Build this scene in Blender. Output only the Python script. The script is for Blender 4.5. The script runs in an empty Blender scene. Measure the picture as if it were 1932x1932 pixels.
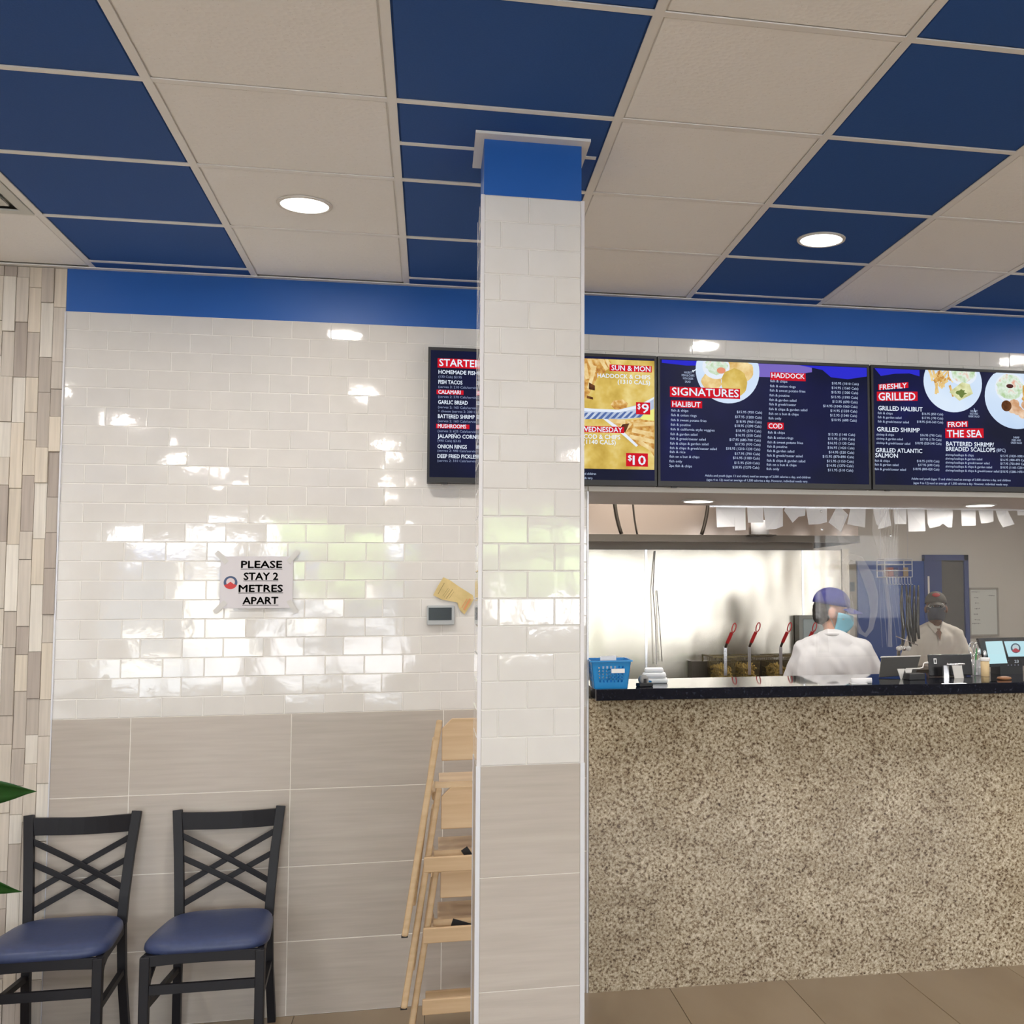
import bpy, bmesh, math, random
from mathutils import Vector, Matrix, noise
R = math.radians
random.seed(7)
sc = bpy.context.scene
COL = sc.collection

# ------------------------------------------------------------------ camera, world, exposure
CAMP = Vector((1.4363, -4.9122, 1.6542))
YAW, PITCH, ROLL, FPX, CX, CY = .2159, .0739, -.0052, 2158.72, 1288.0, 966.0
cam = bpy.data.cameras.new('camera'); camo = bpy.data.objects.new('camera', cam); COL.objects.link(camo)
_f = Vector((math.sin(YAW)*math.cos(PITCH), math.cos(YAW)*math.cos(PITCH), math.sin(PITCH)))
_r = Vector((math.cos(YAW), -math.sin(YAW), 0)); _u = _r.cross(_f)
_r2 = _r*math.cos(ROLL) + _u*math.sin(ROLL); _u2 = -_r*math.sin(ROLL) + _u*math.cos(ROLL)
camo.matrix_world = Matrix(((_r2.x, _u2.x, -_f.x, CAMP.x), (_r2.y, _u2.y, -_f.y, CAMP.y), (_r2.z, _u2.z, -_f.z, CAMP.z), (0, 0, 0, 1)))
cam.sensor_fit = 'HORIZONTAL'; cam.sensor_width = 36.0; cam.lens = FPX/1932*36
cam.shift_x = -(CX-966)/1932; cam.shift_y = (CY-966)/1932
cam.clip_start = .05; cam.clip_end = 200
sc.camera = camo
vs = sc.view_settings; vs.view_transform = 'Standard'; vs.look = 'None'; vs.gamma = 1.0; vs.exposure = 0.0; vs.use_curve_mapping = False

world = bpy.data.worlds.new('sky'); sc.world = world; world.use_nodes = True
wn = world.node_tree; bg = wn.nodes['Background']
tc = wn.nodes.new('ShaderNodeTexCoord'); sep = wn.nodes.new('ShaderNodeSeparateXYZ'); ramp = wn.nodes.new('ShaderNodeValToRGB')
wn.links.new(tc.outputs['Generated'], sep.inputs[0]); wn.links.new(sep.outputs['Z'], ramp.inputs[0]); wn.links.new(ramp.outputs[0], bg.inputs['Color'])
ramp.color_ramp.elements[0].position = 0.0; ramp.color_ramp.elements[0].color = (.97, .98, 1, 1)
ramp.color_ramp.elements[1].position = .7; ramp.color_ramp.elements[1].color = (.62, .78, 1, 1)
bg.inputs['Strength'].default_value = 14.5

sun = bpy.data.lights.new('sun', 'SUN'); sun.energy = 22.0; sun.angle = R(.6); sun.color = (1, .95, .86)      # high, from behind the shop: lights the street, not the room
suno = bpy.data.objects.new('sun', sun); COL.objects.link(suno); suno.rotation_euler = (R(-42), 0, R(12))
ROOM = dict(x0=-2.6, x1=8.3, y0=-10.0, y1=6.6, zc=2.98)
DOWN_W = 12.0        # watts of each downlight
WARM = (1.0, .95, .88)

# daylight portals in the window openings (guide the sky light, add none)
WINDOWS = [(-2.35, -.75), (-.62, 1.2), (1.9, 3.6), (3.73, 5.4), (5.53, 7.9)]
for a, b in WINDOWS:
    l = bpy.data.lights.new('window_portal', 'AREA'); l.shape = 'RECTANGLE'; l.size = b-a; l.size_y = 2.1; l.cycles.is_portal = True
    o = bpy.data.objects.new('window_portal', l); COL.objects.link(o); o.location = ((a+b)/2, -10.12, 1.5); o.rotation_euler = (R(90), 0, 0)

# ------------------------------------------------------------------ materials
MATS = {}
def mat(name, col=(.8, .8, .8), rough=.5, metal=0.0, emit=None, es=1.0, coat=0.0, ior=None, spec=None):
    if name in MATS: return MATS[name]
    m = bpy.data.materials.new(name); m.use_nodes = True; b = m.node_tree.nodes['Principled BSDF']
    b.inputs['Base Color'].default_value = (*col, 1); b.inputs['Roughness'].default_value = rough; b.inputs['Metallic'].default_value = metal
    if coat: b.inputs['Coat Weight'].default_value = coat; b.inputs['Coat Roughness'].default_value = .03
    if ior: b.inputs['IOR'].default_value = ior
    if spec is not None: b.inputs['Specular IOR Level'].default_value = spec
    if emit: b.inputs['Emission Color'].default_value = (*emit, 1); b.inputs['Emission Strength'].default_value = es
    MATS[name] = m; return m
def N(m, t, **k):
    n = m.node_tree.nodes.new(t)
    for a, v in k.items():
        if a in n.inputs: n.inputs[a].default_value = v
        else: setattr(n, a, v)
    return n
def L(m, a, b): m.node_tree.links.new(a, b)
def bsdf(m): return m.node_tree.nodes['Principled BSDF']
def coords(m, scale=(1, 1, 1), kind='Object', rot=(0, 0, 0)):
    t = N(m, 'ShaderNodeTexCoord'); mp = N(m, 'ShaderNodeMapping'); mp.inputs['Scale'].default_value = scale; mp.inputs['Rotation'].default_value = rot
    L(m, t.outputs[kind], mp.inputs[0]); return mp.outputs[0]
def ramp2(m, fac, stops):
    r = N(m, 'ShaderNodeValToRGB'); cr = r.color_ramp
    while len(cr.elements) < len(stops): cr.elements.new(.5)
    for e, (p, c) in zip(cr.elements, stops): e.position = p; e.color = (*c, 1)
    L(m, fac, r.inputs[0]); return r.outputs[0]
def bump(m, h, strength=.2, dist=.01):
    b = N(m, 'ShaderNodeBump', Strength=strength, Distance=dist); L(m, h, b.inputs['Height']); L(m, b.outputs[0], bsdf(m).inputs['Normal'])
def noisy(name, stops, scale=(1, 1, 1), ns=5.0, detail=4.0, rough=.5, bumpv=0, metal=0, coat=0, kind='Object', rnd=0.0, dist=.004):
    if name in MATS: return MATS[name]
    m = mat(name, rough=rough, metal=metal, coat=coat)
    v = coords(m, scale, kind)
    if rnd:
        oi = N(m, 'ShaderNodeObjectInfo'); ad = N(m, 'ShaderNodeVectorMath', operation='ADD'); mu = N(m, 'ShaderNodeVectorMath', operation='SCALE'); mu.inputs['Scale'].default_value = 37.0
        cb = N(m, 'ShaderNodeCombineXYZ'); L(m, oi.outputs['Random'], cb.inputs[0]); L(m, oi.outputs['Random'], cb.inputs[2]); L(m, cb.outputs[0], mu.inputs[0]); L(m, v, ad.inputs[0]); L(m, mu.outputs[0], ad.inputs[1]); v = ad.outputs[0]
    n = N(m, 'ShaderNodeTexNoise', Scale=ns, Detail=detail); L(m, v, n.inputs['Vector'])
    c = ramp2(m, n.outputs['Fac'], stops)
    if rnd:
        hs = N(m, 'ShaderNodeHueSaturation'); mr = N(m, 'ShaderNodeMapRange'); mr.inputs['To Min'].default_value = 1-rnd; mr.inputs['To Max'].default_value = 1+rnd
        L(m, oi.outputs['Random'], mr.inputs[0]); L(m, mr.outputs[0], hs.inputs['Value']); L(m, c, hs.inputs['Color']); c = hs.outputs[0]
    L(m, c, bsdf(m).inputs['Base Color'])
    if bumpv: bump(m, n.outputs['Fac'], bumpv, dist)
    return m

SUBWAY = noisy('glazed_white_tile', [(.3, (.70, .675, .645)), (.7, (.74, .715, .685))], ns=9, rough=.05, rnd=.012, bumpv=.06, dist=.01); SUBWAY.node_tree.nodes['Principled BSDF'].inputs['IOR'].default_value = 1.68
GROUT = mat('light_grout', (.80, .775, .74), .85)
GREYTILE = noisy('stone_look_tile', [(.3, (.43, .38, .33)), (.5, (.465, .41, .36)), (.72, (.50, .45, .395))], scale=(1.2, 1, 20), ns=2.6, detail=5, rough=.28, rnd=.035)
GREYGROUT = mat('pale_grout', (.80, .76, .70), .8)
BLUE = noisy('blue_wall_paint', [(.3, (.006, .098, .41)), (.7, (.008, .105, .43))], ns=3, rough=.42)
CBLUE = noisy('blue_ceiling_tile', [(.3, (.012, .078, .31)), (.7, (.014, .084, .325))], ns=160, rough=.8, bumpv=.15)
CWHITE = mat('white_ceiling_tile', (.62, .58, .54), .9)
v = coords(CWHITE, (1, 1, 1)); vo = N(CWHITE, 'ShaderNodeTexVoronoi', Scale=75.0); L(CWHITE, v, vo.inputs['Vector'])
c = ramp2(CWHITE, vo.outputs['Distance'], [(.05, (.72, .69, .66)), (.12, (.92, .915, .905))]); L(CWHITE, c, bsdf(CWHITE).inputs['Base Color']); bump(CWHITE, vo.outputs['Distance'], .25, .004)
GRID = mat('white_grid_metal', (.84, .83, .81), .45)
WHITE = mat('white_paint', (.74, .71, .67), .6)
BEIGE = noisy('beige_wall_paint', [(.3, (.60, .57, .51)), (.7, (.63, .60, .54))], ns=2, rough=.6)
FLOORT = noisy('floor_tile_stone', [(.25, (.235, .165, .10)), (.5, (.285, .21, .132)), (.8, (.32, .245, .165))], scale=(1, .35, 1), ns=3.5, detail=7, rough=.3, rnd=.05)
FGROUT = mat('dark_grout', (.10, .085, .07), .9)
STEEL = mat('brushed_steel', (.52, .48, .41), .25, 1.0)
v = coords(STEEL, (1.2, 1.2, .45)); n = N(STEEL, 'ShaderNodeTexNoise', Scale=1.6, Detail=1.5); L(STEEL, v, n.inputs['Vector']); bump(STEEL, n.outputs['Fac'], .35, .10)
STEELC = mat('warm_brushed_steel', (.36, .30, .26), .24, 1.0)
v = coords(STEELC, (1.0, 1, .35)); n = N(STEELC, 'ShaderNodeTexNoise', Scale=2.1, Detail=1.0); L(STEELC, v, n.inputs['Vector']); bump(STEELC, n.outputs['Fac'], .6, .15)
DSTEEL = mat('dark_steel', (.10, .085, .07), .35, .8)
CHROME = mat('satin_chrome', (.75, .75, .77), .25, 1.0)
TRIM = mat('pale_anodised_trim', (.66, .66, .70), .35, .25)
BLACKM = mat('black_powder_coat', (.010, .0095, .013), .5, spec=.35)
NAVYV = noisy('navy_vinyl', [(.3, (.030, .045, .115)), (.7, (.038, .056, .14))], ns=60, rough=.42, bumpv=.05)
WOODL = noisy('varnished_beech', [(.3, (.52, .35, .19)), (.5, (.60, .42, .24)), (.75, (.68, .50, .31))], scale=(1, 1, 9), ns=4, detail=5, rough=.38, coat=.25)
WOODH = noisy('varnished_beech_across', [(.3, (.56, .38, .21)), (.5, (.64, .45, .27)), (.75, (.72, .54, .34))], scale=(.6, 3, 9), ns=4, detail=5, rough=.38, coat=.25)
STRAP = mat('black_webbing', (.012, .012, .014), .7)
BLKGLOSS = mat('black_plastic', (.010, .010, .012), .22)
MATBLK = mat('matt_black_plastic', (.02, .02, .022), .5)
PAPER = mat('white_paper', (.86, .85, .86), .8)
SIGNP = mat('sign_paper', (.66, .63, .66), .55)
INK = mat('black_ink', (.012, .012, .014), .6)
PLANKC = []
for i, cc in enumerate([(.74, .69, .62), (.62, .555, .48), (.50, .44, .385), (.68, .60, .50), (.43, .37, .325), (.60, .54, .475)]):
    PLANKC.append(noisy('weathered_plank_%s' % 'abcdef'[i], [(.3, tuple(x*.86 for x in cc)), (.55, cc), (.8, tuple(min(1, x*1.08) for x in cc))], scale=(22, 1, .9), ns=4, detail=5, rough=.65, rnd=.06, bumpv=.2))
# granite front: pale feldspar with brown and dark flecks
GRAN = mat('speckled_granite', rough=.12)
v = coords(GRAN, (1, 1, 1), rot=(0, R(-35), 0))
n1 = N(GRAN, 'ShaderNodeTexNoise', Scale=85.0, Detail=4.0, Roughness=.7); L(GRAN, v, n1.inputs['Vector'])
c1 = ramp2(GRAN, n1.outputs['Fac'], [(.34, (.075, .048, .03)), (.42, (.23, .17, .11)), (.48, (.41, .35, .255)), (.56, (.53, .475, .37)), (.66, (.72, .665, .56))])
v2 = coords(GRAN, (1, 1, 1.8), rot=(0, R(-35), 0)); n2 = N(GRAN, 'ShaderNodeTexNoise', Scale=4.0, Detail=3.0); L(GRAN, v2, n2.inputs['Vector'])
c2 = ramp2(GRAN, n2.outputs['Fac'], [(.3, (.78, .72, .64)), (.7, (1.08, 1.04, .98))])
vv = N(GRAN, 'ShaderNodeTexVoronoi', Scale=120.0); L(GRAN, v, vv.inputs['Vector']); c3 = ramp2(GRAN, vv.outputs['Color'], [(.10, (.25, .18, .12)), (.22, (1, 1, 1))])
mx = N(GRAN, 'ShaderNodeMix', data_type='RGBA', blend_type='MULTIPLY'); mx.inputs[0].default_value = 1.0; L(GRAN, c1, mx.inputs[6]); L(GRAN, c2, mx.inputs[7])
mx2 = N(GRAN, 'ShaderNodeMix', data_type='RGBA', blend_type='MULTIPLY'); mx2.inputs[0].default_value = .8; L(GRAN, mx.outputs[2], mx2.inputs[6]); L(GRAN, c3, mx2.inputs[7]); L(GRAN, mx2.outputs[2], bsdf(GRAN).inputs['Base Color'])
BGRAN = noisy('polished_black_granite', [(.3, (.007, .008, .013)), (.62, (.013, .014, .022)), (.75, (.035, .04, .058))], ns=90, detail=3, rough=.035)
bsdf(BGRAN).inputs['IOR'].default_value = 1.6
SKIN1 = noisy('skin_light', [(.3, (.50, .27, .19)), (.7, (.58, .33, .24))], ns=9, rough=.5)
SKIN2 = noisy('skin_brown', [(.3, (.22, .11, .07)), (.7, (.27, .14, .09))], ns=9, rough=.5)
SHIRT = noisy('white_cotton', [(.3, (.66, .65, .67)), (.7, (.72, .71, .72))], ns=4, rough=.85)
SHIRT2 = noisy('cream_cotton', [(.3, (.68, .63, .56)), (.7, (.74, .69, .62))], ns=4, rough=.85)
DENIM = mat('dark_trousers', (.03, .032, .045), .8)
HAIRM = noisy('black_hair', [(.3, (.012, .010, .010)), (.7, (.03, .026, .026))], scale=(1, 1, .2), ns=80, rough=.55)
CAPB = noisy('blue_cap_cloth', [(.3, (.016, .018, .17)), (.7, (.022, .024, .21))], ns=30, rough=.8)
CAPG = noisy('olive_cap_cloth', [(.3, (.11, .10, .085)), (.7, (.14, .125, .105))], ns=30, rough=.85)
MASKB = mat('blue_surgical_mask', (.22, .50, .62), .75)
MASKG = mat('grey_cloth_mask', (.075, .08, .10), .8)
REDC = mat('red_print', (.42, .03, .03), .6)
EYEW = mat('eye_white', (.7, .68, .65), .3); EYEB = mat('eye_dark', (.02, .012, .01), .2)
CHARB = mat('blue_plastic', (.004, .235, .60), .32)
DBLUE = noisy('blue_door_paint', [(.3, (.010, .055, .26)), (.7, (.012, .062, .28))], ns=2, rough=.4)
LEAF = noisy('glossy_green_leaf', [(.3, (.008, .055, .008)), (.7, (.014, .085, .012))], ns=14, rough=.3)
FRIES = noisy('pale_fries', [(.3, (.40, .27, .07)), (.7, (.56, .40, .12))], ns=30, rough=.6)

# ------------------------------------------------------------------ mesh helpers
class MB:
    def __init__(s): s.v = []; s.f = []
    def add(s, vs_, fs): o = len(s.v); s.v += [tuple(p) for p in vs_]; s.f += [tuple(i+o for i in f) for f in fs]; return s
    def box(s, a, b, M=None):
        x0, y0, z0 = a; x1, y1, z1 = b
        p = [Vector(q) for q in ((x0, y0, z0), (x1, y0, z0), (x1, y1, z0), (x0, y1, z0), (x0, y0, z1), (x1, y0, z1), (x1, y1, z1), (x0, y1, z1))]
        if M is not None: p = [M @ q for q in p]
        return s.add(p, [(0, 3, 2, 1), (4, 5, 6, 7), (0, 1, 5, 4), (1, 2, 6, 5), (2, 3, 7, 6), (3, 0, 4, 7)])
    def tile(s, a, b, bv=.003, front='-y'):   # bevelled slab facing -y
        x0, y0, z0 = a; x1, y1, z1 = b
        p = [(x0, y1, z0), (x1, y1, z0), (x1, y1, z1), (x0, y1, z1), (x0, y0+bv, z0), (x1, y0+bv, z0), (x1, y0+bv, z1), (x0, y0+bv, z1),
             (x0+bv, y0, z0+bv), (x1-bv, y0, z0+bv), (x1-bv, y0, z1-bv), (x0+bv, y0, z1-bv)]
        return s.add(p, [(0, 3, 2, 1)][:1] + [(0, 1, 5, 4), (1, 2, 6, 5), (2, 3, 7, 6), (3, 0, 4, 7), (4, 5, 9, 8), (5, 6, 10, 9), (6, 7, 11, 10), (7, 4, 8, 11), (8, 9, 10, 11)])
    def bar(s, p, q, w, h, up=(0, 0, 1)):     # rectangular bar from p to q
        p = Vector(p); q = Vector(q); d = (q-p).normalized(); u = Vector(up); x = d.cross(u)
        if x.length < 1e-4: x = Vector((1, 0, 0))
        x.normalize(); u = x.cross(d); vs_ = []
        for e in (p, q):
            for a, b in ((-1, -1), (1, -1), (1, 1), (-1, 1)): vs_.append(e + x*a*w/2 + u*b*h/2)
        return s.add(vs_, [(0, 1, 2, 3), (7, 6, 5, 4), (0, 4, 5, 1), (1, 5, 6, 2), (2, 6, 7, 3), (3, 7, 4, 0)])
    def tube(s, pts, r, n=8, caps=True):
        pts = [Vector(p) for p in pts]; rs = r if isinstance(r, (list, tuple)) else [r]*len(pts); rings = []
        prev = None
        for i, p in enumerate(pts):
            d = (pts[min(i+1, len(pts)-1)] - pts[max(i-1, 0)]).normalized()
            if prev is None: x = d.orthogonal().normalized()
            else: x = (prev - d*prev.dot(d)).normalized()
            prev = x; y = d.cross(x); rings.append([p + (x*math.cos(t*2*math.pi/n) + y*math.sin(t*2*math.pi/n))*rs[i] for t in range(n)])
        vs_ = [q for rg in rings for q in rg]; fs = []
        for i in range(len(pts)-1):
            for t in range(n): a = i*n+t; b = i*n+(t+1) % n; fs.append((a, b, b+n, a+n))
        if caps: fs.append(tuple(range(n))[::-1]); fs.append(tuple((len(pts)-1)*n+t for t in range(n)))
        return s.add(vs_, fs)
    def lathe(s, prof, n=24, c=(0, 0, 0), axis='z'):
        vs_ = []; fs = []
        for r_, z in prof:
            for t in range(n):
                a = t*2*math.pi/n
                q = (r_*math.cos(a), r_*math.sin(a), z) if axis == 'z' else (r_*math.cos(a), z, r_*math.sin(a))
                vs_.append((q[0]+c[0], q[1]+c[1], q[2]+c[2]))
        for i in range(len(prof)-1):
            for t in range(n): a = i*n+t; b = i*n+(t+1) % n; fs.append((a, b, b+n, a+n))
        fs.append(tuple(range(n))[::-1]); fs.append(tuple((len(prof)-1)*n+t for t in range(n)))
        return s.add(vs_, fs)
    def poly(s, pts, y0, y1):                  # x,z polygon extruded in y
        n = len(pts); vs_ = [(a, y0, b) for a, b in pts] + [(a, y1, b) for a, b in pts]
        return s.add(vs_, [tuple(range(n))[::-1], tuple(range(n, 2*n))] + [(i, (i+1) % n, (i+1) % n+n, i+n) for i in range(n)])
    def ell(s, c, r, M=None, n=14, k=9):
        vs_ = []; fs = []; c = Vector(c)
        for i in range(k+1):
            a = math.pi*i/k
            for t in range(n):
                b = t*2*math.pi/n; q = Vector((r[0]*math.sin(a)*math.cos(b), r[1]*math.sin(a)*math.sin(b), r[2]*math.cos(a)))
                if M is not None: q = M @ q
                vs_.append(c+q)
        for i in range(k):
            for t in range(n): p = i*n+t; q = i*n+(t+1) % n; fs.append((p, p+n, q+n, q))
        return s.add(vs_, fs)
    def cap(s, p, q, r0, r1, n=12, flat=None):  # tapered capsule
        p = Vector(p); q = Vector(q); d = (q-p); ln = d.length; d.normalize(); pts = []; rs = []
        for i in range(5): a = math.pi/2*i/4; pts.append(p - d*r0*math.cos(a)); rs.append(max(r0*math.sin(a), .0006))
        for i in range(4, -1, -1): a = math.pi/2*i/4; pts.append(q + d*r1*math.cos(a)); rs.append(max(r1*math.sin(a), .0006))
        return s.tube(pts, rs, n)
    def mesh(s, name, smooth=False, fix=True):
        me = bpy.data.meshes.new(name); me.from_pydata(s.v, [], s.f)
        if fix:
            bm = bmesh.new(); bm.from_mesh(me); bmesh.ops.remove_doubles(bm, verts=bm.verts, dist=1e-6); bmesh.ops.recalc_face_normals(bm, faces=bm.faces); bm.to_mesh(me); bm.free()
        if smooth:
            for p in me.polygons: p.use_smooth = True
        me.update(); return me
    def build(s, name, m, parent=None, smooth=False, loc=None, rot=None, bevel=0):
        me = s.mesh(name, smooth)
        if m: me.materials.append(m)
        o = bpy.data.objects.new(name, me); COL.objects.link(o)
        if parent: o.parent = parent
        if loc: o.location = loc
        if rot: o.rotation_euler = rot
        if bevel:
            b = o.modifiers.new('bevel', 'BEVEL'); b.width = bevel; b.segments = 2; b.limit_method = 'ANGLE'; b.angle_limit = R(40)
        if smooth and len(me.polygons) > 30 and smooth == 'auto':
            pass
        return o
def thing(name, label, cat, loc=(0, 0, 0), rz=0, group=None):
    o = bpy.data.objects.new(name, None); COL.objects.link(o); o.empty_display_size = .05
    o.location = loc; o.rotation_euler = (0, 0, rz); o['label'] = label; o['category'] = cat
    if group: o['group'] = group
    return o
def tag(o, label, cat, group=None):
    o['label'] = label; o['category'] = cat
    if group: o['group'] = group
    return o
def struct(o): o['kind'] = 'structure'; return o
def plink(name, me, parent, loc, rot=None, scale=None):
    o = bpy.data.objects.new(name, me); COL.objects.link(o); o.parent = parent; o.location = loc
    if rot: o.rotation_euler = rot
    if scale: o.scale = scale
    return o
def kids(o): return [c for c in bpy.data.objects if c.parent == o]
def copy_tree(root, loc, rz=None, label=None):
    r = root.copy(); COL.objects.link(r); r.location = loc
    if rz is not None: r.rotation_euler = (0, 0, rz)
    if label: r['label'] = label
    for ch in kids(root):
        if ch == r: continue
        c_ = ch.copy(); COL.objects.link(c_); c_.parent = r
        for g in kids(ch):
            if g == c_: continue
            d = g.copy(); COL.objects.link(d); d.parent = c_
    return r
def blob(mb, voxel, smooth=4, disp=None):   # fuse overlapping volumes into one continuous surface
    me = mb.mesh('blob', True, False); o = bpy.data.objects.new('blob_tmp', me); COL.objects.link(o)
    r = o.modifiers.new('r', 'REMESH'); r.mode = 'VOXEL'; r.voxel_size = voxel; r.use_smooth_shade = True
    if smooth: s_ = o.modifiers.new('s', 'SMOOTH'); s_.iterations = smooth; s_.factor = .5
    dg = bpy.context.evaluated_depsgraph_get(); out = bpy.data.meshes.new_from_object(o.evaluated_get(dg))
    bpy.data.objects.remove(o)
    for p in out.polygons: p.use_smooth = True
    if disp:
        for v_ in out.vertices: v_.co += v_.normal*disp(v_.co)
        out.update()
    return out

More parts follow.
